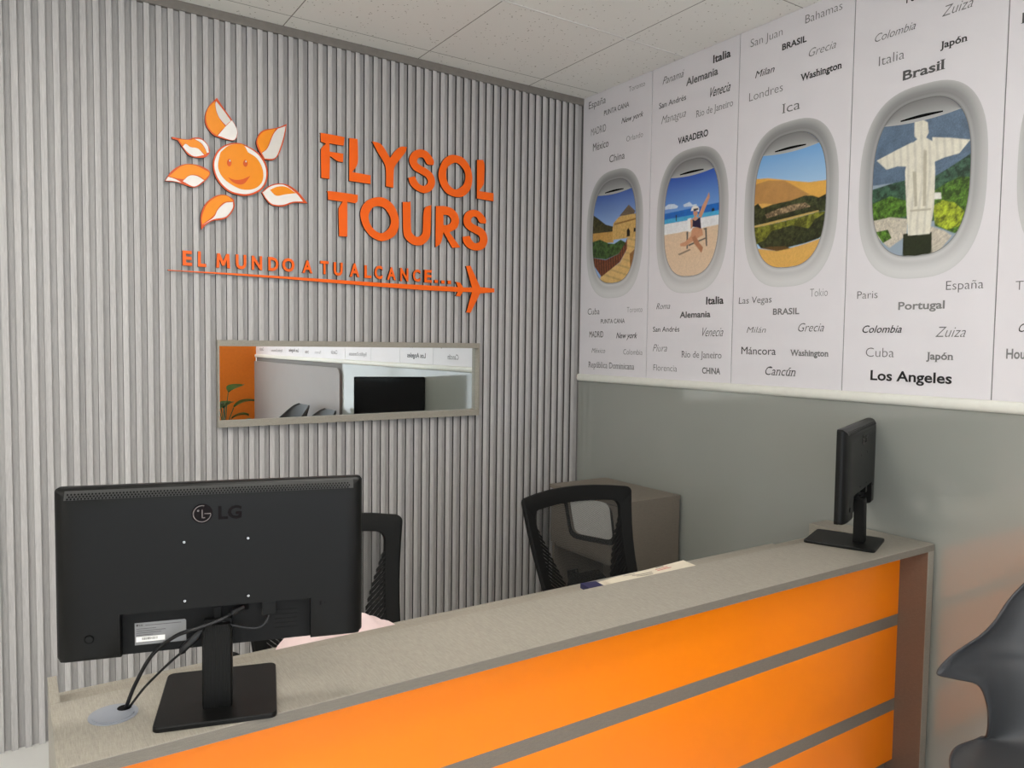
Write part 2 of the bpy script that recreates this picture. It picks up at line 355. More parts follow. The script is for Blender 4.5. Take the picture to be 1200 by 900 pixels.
# ---------------------------------------------------------------- measured outlines (metres on the walls)
LET = {
 'F1': (((1.1219,2.3857),(1.1287,2.3907),(1.2209,2.3894),(1.2278,2.3819),(1.2248,2.3521,1),(1.1611,2.3517,1),(1.1619,2.3171,1),(1.2233,2.3176,1),(1.2219,2.2803,1),(1.1984,2.2813),(1.1789,2.2907),(1.1631,2.2983,1),(1.1611,2.2004,1),(1.1242,2.2007,1),(1.1228,2.3107),(1.1272,2.3282),(1.1448,2.3492,1),(1.1228,2.3533,1)),),
 'L1': (((1.2503,2.3892,1),(1.2819,2.3905),(1.289,2.3844),(1.2913,2.3184),(1.2898,2.2893),(1.2821,2.268),(1.2646,2.244,1),(1.3509,2.241,1),(1.3501,2.2029,1),(1.25,2.2038,1)),),
 'Y1': (((1.3572,2.3911,1),(1.3906,2.389),(1.4131,2.3734),(1.444,2.3308,1),(1.4683,2.3654),(1.4978,2.3892),(1.5277,2.3923,1),(1.5195,2.3671),(1.4915,2.3302),(1.4703,2.3004),(1.4629,2.2755),(1.461,2.1994,1),(1.4251,2.2018,1),(1.4238,2.2762),(1.4134,2.3072),(1.3844,2.3471)),),
 'S1': (((1.6646,2.3304,1),(1.6662,2.349),(1.6504,2.3712),(1.6261,2.389),(1.5952,2.3919),(1.5614,2.3778),(1.5414,2.3493),(1.5415,2.3223),(1.5619,2.295),(1.596,2.2814),(1.6235,2.2698),(1.6357,2.253),(1.6307,2.2371),(1.6135,2.2273),(1.5929,2.2323),(1.5792,2.2458),(1.5689,2.2657,1),(1.5352,2.2552,1),(1.5455,2.2264),(1.5761,2.2029),(1.6172,2.1942),(1.6517,2.209),(1.6707,2.2359),(1.6722,2.2638),(1.658,2.2896),(1.6301,2.3073),(1.5991,2.3182),(1.5803,2.3308),(1.5836,2.3479),(1.5989,2.3561),(1.6126,2.3535),(1.6247,2.337),(1.6352,2.3278)),),
 'O1': (((1.6904,2.293),(1.71,2.3512),(1.7399,2.3818),(1.772,2.3927),(1.8229,2.3861),(1.8602,2.3504),(1.8756,2.2986),(1.8651,2.2434),(1.8322,2.2078),(1.7921,2.1962),(1.7416,2.205),(1.7057,2.2394)),((1.7317,2.2985),(1.7404,2.3307),(1.776,2.3559),(1.8051,2.3506),(1.8309,2.3243),(1.8368,2.2936),(1.8243,2.2573),(1.7881,2.2324),(1.7592,2.2398),(1.7392,2.2622))),
 'L2': (((1.9007,2.3884,1),(1.9364,2.3922,1),(1.9436,2.3651),(1.9416,2.2848),(1.9324,2.2644),(1.9145,2.2399,1),(1.9977,2.2395,1),(1.9983,2.1998,1),(1.9022,2.2026,1)),),
 'T1': (((1.1532,2.1398),(1.1606,2.1487),(1.2804,2.1478),(1.2897,2.1416),(1.2882,2.1182),(1.2774,2.1097,1),(1.242,2.1115,1),(1.2422,1.9598,1),(1.2042,1.9599,1),(1.2017,2.0683),(1.2056,2.0859),(1.2198,2.1099,1),(1.1547,2.1116,1)),),
 'O2': (((1.3023,2.0586),(1.3116,2.1004),(1.3398,2.1314),(1.3842,2.1488),(1.4261,2.1457),(1.4654,2.1173),(1.4871,2.0687),(1.4873,2.0236),(1.4661,1.9825),(1.4107,1.9553),(1.3593,1.9672),(1.3212,2.0049)),((1.3416,2.0627),(1.3589,2.0968),(1.3843,2.109),(1.4165,2.1031),(1.4427,2.0731),(1.4494,2.0439),(1.4364,2.0128),(1.4073,1.9907),(1.3751,1.9982),(1.3496,2.0252))),
 'U1': (((1.5075,2.142,1),(1.5393,2.144),(1.5478,2.1389),(1.5502,2.0269),(1.5571,2.0032),(1.5776,1.9898),(1.5964,1.9945),(1.6083,2.0079),(1.6115,2.0327),(1.6145,2.1035),(1.6246,2.1307),(1.654,2.1431,1),(1.6514,2.0303),(1.6465,1.9928),(1.6259,1.9664),(1.5984,1.9512),(1.5574,1.953),(1.5235,1.976),(1.5117,2.0052),(1.5089,2.0774)),),
 'R1': (((1.6785,2.1418,1),(1.7262,2.1464),(1.7658,2.1398),(1.795,2.1162),(1.8045,2.0825),(1.792,2.0497),(1.7525,2.0256,1),(1.8131,1.9598,1),(1.7676,1.9537,1),(1.7202,2.0242,1),(1.7134,1.9924),(1.703,1.9666),(1.6784,1.9496,1)),((1.7195,2.1052,1),(1.7445,2.1047),(1.7609,2.0876),(1.7557,2.0683),(1.7378,2.0587),(1.7199,2.057,1))),
 'S2': (((1.9548,2.0872,1),(1.9562,2.104),(1.9413,2.1245),(1.9183,2.1414),(1.8892,2.1471),(1.8573,2.139),(1.8354,2.1191),(1.8278,2.0884),(1.8376,2.0622),(1.8616,2.0453),(1.8905,2.0343),(1.9133,2.0253),(1.9215,2.0122),(1.9185,1.9954),(1.904,1.9873),(1.8879,1.9887),(1.8733,2.0026),(1.8635,2.0195,1),(1.8239,2.0106,1),(1.8305,1.9853),(1.853,1.9625),(1.8883,1.9516),(1.9271,1.956),(1.953,1.9734),(1.9658,2.0022),(1.9621,2.0297),(1.9488,2.0506),(1.9257,2.0651),(1.8965,2.0733),(1.8739,2.0848),(1.8721,2.101),(1.8864,2.1134),(1.9025,2.1109),(1.914,2.0942),(1.9255,2.0857)),),
 'arrow': (((0.512,1.769,1),(0.5743,1.7687),(0.7519,1.7705),(0.9745,1.7699,1),(1.1767,1.769,1),(1.3868,1.7676),(1.6121,1.7682),(1.8004,1.7689,1),(1.7894,1.7934,1),(1.8125,1.7911,1),(1.831,1.7683,1),(1.8796,1.7708,1),(1.8449,1.8721,1),(1.87,1.8759,1),(1.9263,1.7754,1),(2.0087,1.7723,1),(2.009,1.7538,1),(1.9267,1.744,1),(1.8726,1.6471,1),(1.8491,1.6485,1),(1.8799,1.7476,1),(1.8296,1.7474,1),(1.8132,1.7243,1),(1.7901,1.7254,1),(1.8006,1.746,1),(1.6122,1.7452),(1.3868,1.7495),(1.1767,1.7541,1),(0.9744,1.76,1),(0.7518,1.7629),(0.5742,1.7656),(0.5119,1.766,1)),),
}
SMALL = (('E',0.5662,0.6006,1.7894,1.8475),('L',0.6227,0.6532,1.7882,1.8487),('M',0.6917,0.7449,1.7891,1.8467),('U',0.7675,0.809,1.7886,1.8476),('N',0.8309,0.8727,1.7895,1.8473),('D',0.8976,0.9398,1.7899,1.8471),('O',0.9561,1.0078,1.79,1.8478),('A',1.0415,1.0858,1.7898,1.8444),('T',1.1203,1.1573,1.7897,1.847),('U',1.1801,1.221,1.7867,1.8452),('A',1.2534,1.2995,1.786,1.8459),('L',1.3221,1.3556,1.785,1.8415),('C',1.3707,1.4098,1.7833,1.8437),('A',1.4318,1.4762,1.7829,1.8412),('N',1.4972,1.5387,1.7803,1.8413),('C',1.5616,1.6001,1.7818,1.8392),('E',1.6211,1.6603,1.7816,1.841),('.',1.6748,1.6923,1.7819,1.7959),('.',1.7107,1.7284,1.781,1.7959),('.',1.7454,1.7633,1.7808,1.7971))
SUN = {
 'petal_top': (('edge',((0.6988,2.4587,1),(0.7245,2.4227),(0.757,2.3814),(0.7734,2.3537),(0.7766,2.3271),(0.7598,2.3008),(0.6976,2.3061),(0.672,2.322),(0.6546,2.3506),(0.6549,2.3871),(0.6696,2.4228))),('amber',((0.6906,2.4432,1),(0.6663,2.4123),(0.6571,2.3775),(0.6625,2.3453),(0.6784,2.323),(0.6976,2.3111,1),(0.714,2.3339,1),(0.7305,2.3517,1),(0.7111,2.3735),(0.6967,2.4011))),('cream',((0.6954,2.4448,1),(0.7244,2.4127),(0.7514,2.3777,1),(0.7322,2.3563,1),(0.7111,2.3769),(0.6983,2.4014),(0.6927,2.4303))),('white',((0.7553,2.3804,1),(0.7721,2.3535),(0.7749,2.3269),(0.7581,2.3022),(0.7009,2.311,1),(0.7288,2.349,1)))),
 'petal_upper_left': (('edge',((0.531,2.2796,1),(0.5539,2.2783),(0.5895,2.279),(0.6114,2.2891),(0.6367,2.2914),(0.6588,2.275),(0.6698,2.2534),(0.6697,2.2367,1),(0.6519,2.2191),(0.6202,2.2129),(0.592,2.2187),(0.5736,2.2389),(0.5523,2.2699,1),(0.5324,2.2727,1))),('amber',((0.5554,2.2747,1),(0.5988,2.2772),(0.6114,2.2835),(0.6396,2.2687),(0.6578,2.2383),(0.652,2.2291,1),(0.6299,2.2474),(0.5986,2.2525),(0.58,2.2628,1),(0.5706,2.2509,1))),('white',((0.5706,2.2483,1),(0.5815,2.2604),(0.5986,2.2509),(0.6268,2.2486),(0.6488,2.2276,1),(0.6139,2.2169),(0.589,2.2281))),('white',((0.6139,2.2845,1),(0.6398,2.2853),(0.6619,2.2655),(0.6665,2.2396,1),(0.6591,2.2368,1),(0.6522,2.2541),(0.6381,2.2725)))),
 'petal_left': (('edge',((0.5049,2.1079,1),(0.5281,2.1475),(0.5652,2.1771),(0.6074,2.1864),(0.65,2.1789),(0.6715,2.1593),(0.6495,2.1239),(0.6113,2.0966),(0.5692,2.1038),(0.5415,2.1091))),('amber',((0.5197,2.1278,1),(0.5652,2.1722),(0.6073,2.183),(0.6452,2.1723),(0.6681,2.1583),(0.6496,2.1314,1),(0.6259,2.1448),(0.5976,2.143),(0.5717,2.1228,1),(0.5462,2.124))),('white',((0.5693,2.1151,1),(0.5928,2.1389),(0.6211,2.1421),(0.6486,2.1287,1),(0.6113,2.1001))),('white',((0.5072,2.1091,1),(0.5169,2.125,1),(0.5416,2.1199),(0.5646,2.1091,1),(0.5323,2.1114)))),
 'petal_bottom': (('edge',((0.636,1.9343,1),(0.6351,1.992),(0.6536,2.0391),(0.6926,2.0738),(0.7319,2.081),(0.7616,2.0666,1),(0.7613,2.0307),(0.7312,1.9892),(0.6821,1.9741),(0.6578,1.9591))),('amber',((0.6395,1.9548,1),(0.6398,1.9874),(0.6584,2.0361),(0.6975,2.0709),(0.7343,2.0777),(0.758,2.06,1),(0.7218,2.0503),(0.6971,2.0212),(0.6823,1.9943))),('white',((0.6419,1.954,1),(0.6832,1.9878),(0.699,2.0189),(0.7267,2.0483),(0.7575,2.0559,1),(0.7553,2.03),(0.7288,1.994),(0.6822,1.9796)))),
 'petal_upper_right': (('edge',((0.9755,2.4026,1),(0.9661,2.3436),(0.9445,2.2772),(0.9197,2.247),(0.8814,2.2436,1),(0.854,2.2914),(0.8542,2.3259),(0.8785,2.3608),(0.9343,2.3804))),('amber',((0.8575,2.3023),(0.859,2.3266),(0.8819,2.3565),(0.9308,2.3763,1),(0.9131,2.3421),(0.8934,2.2919),(0.8711,2.2698,1))),('cream',((0.9712,2.3935,1),(0.9589,2.3354),(0.9374,2.2727),(0.9198,2.2526),(0.8849,2.2476,1),(0.8732,2.2681,1),(0.8969,2.2924),(0.9201,2.3502),(0.9392,2.3777,1)))),
 'petal_lower_right': (('edge',((0.8712,2.1078,1),(0.9,2.1375),(0.937,2.1526),(0.9798,2.1527),(1.0231,2.1287),(1.0644,2.0851,1),(1.0067,2.0813),(0.9634,2.0621),(0.9155,2.0605),(0.8893,2.0812))),('white',((0.8754,2.1083,1),(0.9053,2.1355),(0.937,2.1484),(0.969,2.1487),(1.0122,2.1247),(1.045,2.091,1),(1.0012,2.085),(0.958,2.0668),(0.9155,2.0658),(0.892,2.0841))),('amber',((0.9052,2.1224,1),(0.937,2.1394),(0.9744,2.143),(1.0149,2.1223,1),(0.9689,2.1115),(0.9315,2.1019)))),
 'face': (('edge',((0.6815,2.2033),(0.6988,2.251),(0.7333,2.2815),(0.783,2.2952),(0.8284,2.2832),(0.8694,2.2583),(0.8951,2.2126),(0.8923,2.1548),(0.8635,2.1121),(0.8121,2.0878),(0.7518,2.091),(0.7125,2.1167),(0.6884,2.154))),('white',((0.6873,2.2016),(0.7036,2.2467),(0.7357,2.2768),(0.783,2.2901),(0.8258,2.2787),(0.8642,2.254),(0.8889,2.2091),(0.886,2.1566),(0.8594,2.1173),(0.8111,2.0944),(0.7543,2.0974),(0.7174,2.1214),(0.6942,2.1573))),('amber',((0.7008,2.1909),(0.7075,2.2347),(0.711,2.2478,1),(0.7431,2.2789),(0.783,2.2906),(0.8031,2.2871),(0.8171,2.2636,1),(0.8538,2.2431),(0.8769,2.1997),(0.874,2.1525),(0.8429,2.12),(0.792,2.1112),(0.7421,2.1306),(0.7128,2.1572))),('mouth',((0.7383,2.153,1),(0.7621,2.1459),(0.7922,2.1508),(0.8268,2.1697,1),(0.8022,2.1356),(0.777,2.1293),(0.7546,2.1372))),('eye',((0.7348,2.2108),(0.7393,2.2226),(0.7447,2.2259),(0.7506,2.2202),(0.7526,2.2103),(0.749,2.1996),(0.7435,2.1958),(0.7376,2.2001))),('eye',((0.7976,2.2166),(0.8022,2.2286),(0.8078,2.2319),(0.8134,2.226),(0.8158,2.2161),(0.8122,2.2063),(0.8066,2.203),(0.8006,2.2068))),('glint',((0.7432,2.2181),(0.7457,2.223),(0.7487,2.2199),(0.7466,2.2145))),('glint',((0.8063,2.224),(0.8083,2.2289),(0.8113,2.2257),(0.8093,2.2203)))),
}
WORDS = [
 (('Toronto','thin',0.45,2.8566,2.7432,2.7461,0.0243),('España','hand',0.3,3.1682,3.0298,2.7381,0.0356),('PUNTA CANA','reg',0.35,3.0424,2.854,2.6748,0.0253),('New york','brush',0.15,2.9075,2.7453,2.6041,0.0316),('MADRID','thin',0.4,3.1441,3.0258,2.594,0.0371),('Orlando','thin',0.55,2.8678,2.7504,2.5061,0.0265),('México','reg',0.28,3.1265,3.0034,2.5116,0.0392),('China','reg',0.38,2.9939,2.8783,2.4277,0.036),('Cuba','hand',0.35,3.1466,3.0472,1.6586,0.0325),('Toronto','thin',0.6,2.8384,2.7272,1.6617,0.0268),('PUNTA CANA','reg',0.33,3.0367,2.8525,1.6101,0.0222),('MADRID','reg',0.28,3.1276,3.0152,1.5384,0.0316),('New york','brush',0.12,2.9143,2.7553,1.5341,0.0346),('México','script',0.5,3.1075,2.9926,1.4571,0.0301),('Colombia','thin',0.45,2.8583,2.7207,1.4528,0.0264),('República Dominicana','serif',0.38,3.1314,2.7762,1.3794,0.0303)),
 (('Italia','bold',0.12,2.3192,2.2232,2.7261,0.0336),('Panamá','script',0.35,2.6242,2.484,2.7172,0.0408),('Alemania','bold',0.4,2.4751,2.2902,2.6715,0.0337),('Venecia','brush',0.12,2.3424,2.2103,2.5836,0.0493),('San Andrés','reg',0.15,2.644,2.4733,2.611,0.0258),('Managua','script',0.5,2.6275,2.4631,2.5361,0.0429),('Rio de Janeiro','serif',0.45,2.4101,2.2035,2.5159,0.0295),('VARADERO','bold',0.08,2.5165,2.337,2.4208,0.0291),('Roma','script',0.35,2.6322,2.5344,1.6716,0.0338),('Italia','bold',0.12,2.3232,2.2246,1.6841,0.0326),('Alemania','bold',0.38,2.4791,2.2966,1.6279,0.028),('San Andrés','reg',0.15,2.6508,2.4796,1.565,0.0238),('Venecia','script',0.28,2.3514,2.2127,1.543,0.0475),('Piura','script',0.5,2.6497,2.5462,1.4718,0.0409),('Rio de Janeiro','serif',0.33,2.4624,2.2283,1.4474,0.0286),('Florencia','thin',0.38,2.6419,2.4888,1.38,0.0293),('CHINA','bold',0.4,2.3357,2.2321,1.3786,0.0272)),
 (('San Juan','thin',0.45,2.1201,1.9652,2.7304,0.0319),('Bahamas','thin',0.45,1.8626,1.7074,2.7392,0.0313),('BRASIL','bold',0.08,1.9647,1.8543,2.6709,0.024),('Grecia','script',0.45,1.847,1.7199,2.6079,0.0362),('Milan','brush',0.12,2.0924,1.993,2.598,0.0329),('Washington','serifbold',0.06,1.8764,1.7008,2.5269,0.0256),('Londres','thin',0.42,2.1193,1.9558,2.5115,0.0333),('Ica','serif',0.42,1.9554,1.8736,2.4228,0.0363),('Las Vegas','hand',0.28,2.1428,1.9764,1.6795,0.0269),('Tokio','thin',0.55,1.8024,1.7263,1.6943,0.03),('BRASIL','bold',0.5,1.9693,1.847,1.6297,0.0246),('Milán','script',0.4,2.0976,1.9962,1.5577,0.0296),('Grecia','script',0.3,1.8541,1.7283,1.561,0.0399),('Máncora','reg',0.2,2.1217,1.9497,1.4681,0.0311),('Washington','serifbold',0.5,1.8829,1.7135,1.467,0.0235),('Cancún','serifit',0.25,2.0017,1.8464,1.3862,0.0348)),
 (('Perú','bold',0.06,1.4674,1.4118,2.6746,0.0262),('Colombia','script',0.35,1.5795,1.4241,2.5778,0.033),('Zuiza','script',0.45,1.3456,1.2404,2.5865,0.0388),('Italia','thin',0.45,1.5578,1.4664,2.4903,0.0328),('Japón','serifbold',0.15,1.3461,1.2611,2.4847,0.0223),('Brasil','serifbold',0.35,1.4691,1.3282,2.4168,0.0314),('Paris','thin',0.4,1.6067,1.5293,1.6778,0.0271),('España','thin',0.33,1.2946,1.1797,1.6938,0.029),('Portugal','bold',0.55,1.4527,1.2962,1.6343,0.0265),('Colombia','brush',0.05,1.5852,1.4302,1.5553,0.032),('Zuiza','script',0.45,1.3228,1.2178,1.5399,0.0413),('Cuba','thin',0.45,1.5654,1.4613,1.4694,0.0325),('Japón','serifbold',0.52,1.3495,1.2612,1.4654,0.0241),('Los Angeles','bold',0.08,1.5445,1.2632,1.3873,0.0348)),
 (('París','serifbold',0.3,1.1072,1.0241,2.4856,0.0304),('Trujillo','thin',0.42,1.0879,0.9746,1.6831,0.0271),('Cusco','brush',0.15,1.0767,0.9999,1.5555,0.0312),('Houston','bold',0.55,1.105,0.9964,1.474,0.0301)),
]
PHO = [
 (('hill',((-1.086,0.715),(-0.726,0.65),(-0.374,0.58),(0.033,0.544),(0.04,0.475),(-1.067,0.514))),('tan',((-1.067,0.514),(-0.029,0.501),(0.014,0.393),(-1.058,0.413))),('tower',((-0.004,0.58),(0.222,0.628),(0.416,0.638),(1.169,0.633),(1.192,0.407),(0.694,0.415),(-0.035,0.418),(-0.045,0.526))),('tand',((0.03,0.576),(1.173,0.593),(1.175,0.58),(0.031,0.559))),('roof',((0.254,0.638),(0.675,0.73),(0.964,0.659),(0.923,0.634),(0.481,0.635))),('arch',((0.616,0.427),(0.61,0.488),(0.671,0.51),(0.75,0.483),(0.756,0.429))),('arch',((0.915,0.464),(0.924,0.501),(0.999,0.498),(1.002,0.463))),('bush',((-1.059,0.428),(-0.637,0.442),(-0.221,0.391),(0.049,0.378),(0.341,0.409),(0.603,0.37),(0.257,0.275),(-0.341,0.236),(-1.045,0.274))),('path',((0.643,0.413),(1.191,0.421),(1.21,0.228),(0.971,0.154),(0.864,-0.031),(-0.665,-0.004),(-0.568,0.075),(0.33,0.191),(0.61,0.299))),('brown',((-1.045,0.274),(-0.341,0.232),(0.257,0.275),(0.558,0.368),(0.63,0.413),(0.64,0.312),(0.33,0.195),(-0.533,0.07),(-0.858,0.171),(-1.042,0.234))),('brown2',((0.759,0.261),(0.969,0.299),(1.141,0.31),(0.968,0.181),(0.798,0.125)))),
 (('cloud',((-1.029,0.634),(-0.863,0.655),(-0.64,0.649),(-0.474,0.622),(-0.527,0.606),(-0.999,0.614))),('cloud',((-0.286,0.626),(-0.049,0.64),(0.058,0.611),(0.213,0.61),(0.215,0.594),(-0.257,0.606))),('sea',((-1.137,0.576),(1.058,0.588),(1.07,0.485),(-1.126,0.479))),('sea2',((-1.131,0.524),(1.065,0.524),(1.07,0.483),(-1.126,0.476))),('foam',((-1.127,0.482),(1.07,0.487),(1.081,0.389),(0.34,0.381),(-1.115,0.37))),('sand',((-1.117,0.386),(-0.395,0.389),(1.079,0.406),(1.135,-0.094),(-1.071,-0.054))),('grey',((-0.456,0.2),(-0.005,0.234),(0.048,0.223),(-0.374,0.189))),('towel',((-0.113,0.496),(0.028,0.5),(0.021,0.378),(-0.101,0.387))),('dgrey',((0.481,0.393),(0.591,0.395),(0.628,0.239),(0.578,0.24),(0.533,0.38),(0.492,0.38))),('dgrey',((-0.138,0.386),(-0.075,0.386),(-0.069,0.236),(-0.122,0.238))),('dgrey',((-0.062,0.273),(0.55,0.313),(0.561,0.301),(-0.05,0.257))),('skin',((-0.007,0.485),(0.071,0.488),(0.089,0.42),(0.018,0.399))),('navy',((0.071,0.488),(0.177,0.469),(0.268,0.486),(0.354,0.491),(0.401,0.384),(0.235,0.409),(0.079,0.421))),('skin',((0.061,0.489),(0.162,0.509),(0.287,0.494),(0.268,0.483),(0.177,0.469),(0.082,0.485))),('skin',((0.276,0.502),(0.39,0.485),(0.672,0.648),(0.638,0.691),(0.586,0.66),(0.409,0.583))),('skin',((0.079,0.412),(0.235,0.411),(0.431,0.389),(0.472,0.337),(0.271,0.317),(0.041,0.288),(-0.167,0.261),(-0.355,0.267),(-0.368,0.29),(-0.171,0.301),(0.024,0.343))),('skin2',((0.062,0.33),(0.191,0.344),(0.352,0.271),(0.484,0.231),(0.423,0.185),(0.333,0.218),(0.146,0.278))),('skin',((0.09,0.554),(0.246,0.548),(0.254,0.517),(0.184,0.502),(0.109,0.521))),('hat',((0.001,0.558),(0.035,0.587),(0.101,0.599),(0.241,0.593),(0.31,0.569),(0.302,0.539),(0.167,0.56))),('dark',((0.088,0.573),(0.268,0.574),(0.28,0.559),(0.116,0.553))),('dark',((0.748,0.538),(0.772,0.551),(0.831,0.548),(0.853,0.525),(0.75,0.524))),('dark',((-0.564,0.549),(-0.52,0.547),(-0.52,0.493),(-0.553,0.495)))),
 (('dune',((-1.133,0.72),(-0.619,0.703),(0.045,0.649),(0.539,0.611),(1.057,0.602),(1.08,0.423),(-1.101,0.444))),('duned',((-1.066,0.67),(-0.616,0.685),(-0.123,0.658),(0.329,0.568),(0.577,0.519),(-0.103,0.485),(-1.045,0.489))),('sandl',((-1.11,0.523),(-0.685,0.511),(-0.389,0.49),(-1.043,0.473))),('trees',((-1.106,0.492),(-0.896,0.521),(-0.77,0.477),(-0.448,0.493),(0.064,0.499),(0.443,0.518),(0.657,0.508),(0.816,0.486),(1.069,0.509),(1.085,0.38),(0.725,0.382),(0.024,0.367),(-0.786,0.35),(-1.09,0.349))),('village',((-0.675,0.426),(-0.327,0.449),(0.123,0.467),(0.45,0.467),(0.614,0.43),(0.184,0.42),(-0.321,0.404),(-0.611,0.393))),('bank',((-1.09,0.346),(-0.666,0.356),(0.078,0.375),(0.827,0.394),(0.829,0.383),(0.081,0.357),(-0.665,0.336),(-1.088,0.33))),('water',((-1.088,0.334),(-0.665,0.338),(0.081,0.357),(0.829,0.383),(1.085,0.38),(1.094,0.309),(0.475,0.261),(-0.358,0.23),(-1.071,0.191))),('trees',((-0.89,0.209),(-0.651,0.225),(-0.481,0.288),(-0.194,0.3),(0.086,0.312),(0.308,0.296),(0.58,0.271),(0.731,0.331),(1.085,0.38),(1.103,0.237),(0.853,0.189),(0.486,0.165),(0.05,0.149),(-0.29,0.136),(-0.764,0.166))),('sandl',((-1.008,0.174),(-0.347,0.135),(0.106,0.143),(0.487,0.16),(0.905,0.187),(1.106,0.209),(1.142,-0.078),(-1.046,-0.03))),('shadow',((-0.764,0.166),(-0.288,0.129),(0.107,0.139),(-0.064,0.16),(-0.527,0.171)))),
 (('mount',((-1.147,0.806),(-0.509,0.972),(0.27,0.866),(0.65,0.89),(1.064,0.88),(1.119,0.476),(-1.108,0.502))),('forest',((-1.104,0.469),(-0.607,0.493),(-0.185,0.503),(0.32,0.491),(0.696,0.546),(1.101,0.611),(1.148,0.267),(0.358,0.209),(-1.073,0.232))),('green',((0.308,0.398),(0.522,0.434),(0.801,0.464),(1.123,0.446),(1.164,0.147),(0.754,0.117),(0.362,0.177))),('lime',((0.321,0.304),(0.487,0.335),(0.729,0.308),(0.924,0.247),(0.842,0.159),(0.608,0.145),(0.36,0.193))),('green',((-1.09,0.367),(-0.596,0.411),(-0.192,0.359),(-0.206,0.263),(-0.795,0.255),(-1.075,0.249))),('plaza',((-1.076,0.258),(-0.578,0.271),(-0.203,0.244),(-0.215,0.135),(-0.578,0.066),(-0.836,0.14),(-1.065,0.165))),('green',((-0.897,0.184),(-0.622,0.19),(-0.533,0.13),(-0.72,0.103))),('plaza',((0.263,0.181),(0.561,0.139),(0.709,0.103),(0.481,0.018),(0.288,-0.008))),('white',((0.284,0.391),(0.456,0.383),(0.476,0.343),(0.3,0.349))),('pedestal',((-0.285,0.15),(0.308,0.142),(0.336,-0.072),(-0.279,-0.057))),('stone',((-0.141,0.873),(0.021,0.873),(0.135,0.845),(0.164,0.777),(0.089,0.736),(-0.037,0.739),(-0.129,0.777))),('stone',((-0.215,0.727),(-0.039,0.755),(0.112,0.75),(0.281,0.71),(0.326,0.521),(0.335,0.303),(0.269,0.131),(-0.178,0.134),(-0.24,0.329),(-0.296,0.557))),('stone',((-0.165,0.74),(-0.475,0.712),(-0.932,0.667),(-0.702,0.593),(-0.461,0.602),(-0.195,0.583))),('stone',((0.237,0.744),(0.579,0.718),(0.979,0.679),(0.782,0.609),(0.5,0.601),(0.297,0.585))),('fold',((-0.139,0.548),(-0.062,0.547),(-0.007,0.319),(-0.068,0.318))),('fold',((0.072,0.677),(0.139,0.665),(0.171,0.311),(0.105,0.314))),('fold',((-0.159,0.302),(0.272,0.294),(0.274,0.281),(-0.157,0.289)))),
]

# ---------------------------------------------------------------- the setting
b = nb(); box(b, XL - 0.1, RX + 0.1, YF - 0.1, W + 0.08, -0.06, 0.0); struct('floor', b, M['floor'])
b = nb(); box(b, XL - 0.1, RX + 0.1, YF - 0.1, W + 0.08, CEIL, CEIL + 0.06); struct('ceiling', b, M['ceil'])

b = nb(); prof = []
PITCH, X0, FACE, DEP = 0.04225, 0.0165, 0.0200, 0.013
n0 = int((XL - X0) / PITCH)
for n in range(n0, 62):
    x = X0 + n * PITCH
    if x + FACE > RX: break
    prof += [(x, W + DEP), (x, W), (x + FACE, W), (x + FACE, W + DEP)]
prof = [p for p in prof if XL <= p[0] <= RX]
prof = [(XL, W + DEP)] + prof + [(RX, W + DEP)]
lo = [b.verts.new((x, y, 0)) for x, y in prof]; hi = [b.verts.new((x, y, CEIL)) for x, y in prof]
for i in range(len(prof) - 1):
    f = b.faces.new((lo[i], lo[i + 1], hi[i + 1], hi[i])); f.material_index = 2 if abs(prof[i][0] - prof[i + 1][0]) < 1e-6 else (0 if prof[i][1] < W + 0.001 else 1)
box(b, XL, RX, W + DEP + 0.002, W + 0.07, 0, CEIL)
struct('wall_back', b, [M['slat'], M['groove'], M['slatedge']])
b = nb(); box(b, XL, RX - 0.001, W - 0.006, W + 0.012, CEIL - 0.036, CEIL - 0.0005, 0.001); struct('trim_1', b, M['trim'])

RZ0, RZ1 = 1.304, 1.342
b = nb(); box(b, RX + 0.003, RX + 0.10, YF, W + 0.07, 0, CEIL); struct('wall_right', b, M['wallg'])
b = nb(); box(b, RX, RX + 0.0028, 0.05, W, 0.0, RZ0 + 0.01); struct('trim_2', b, M['glossy'])
b = nb(); ring = []
for k in range(9):
    a = math.pi * (k / 8 - 0.5); ring.append((RX - 0.004 - 0.012 * math.cos(a), (RZ0 + RZ1) / 2 + 0.019 * math.sin(a)))
A = [b.verts.new((RX, YF, RZ0))] + [b.verts.new((x, YF, z)) for x, z in ring] + [b.verts.new((RX, YF, RZ1))]
B = [b.verts.new((RX, W - 0.001, RZ0))] + [b.verts.new((x, W - 0.001, z)) for x, z in ring] + [b.verts.new((RX, W - 0.001, RZ1))]
for i in range(len(A) - 1): b.faces.new((A[i], A[i + 1], B[i + 1], B[i]))
b.faces.new(A); b.faces.new(B[::-1])
struct('trim_3', b, M['rail'], True)
b = nb(); box(b, 0.6, RX - 0.001, 2.4835, 2.4905, CEIL - 0.003, CEIL - 0.0005); struct('trim_4', b, M['white'])

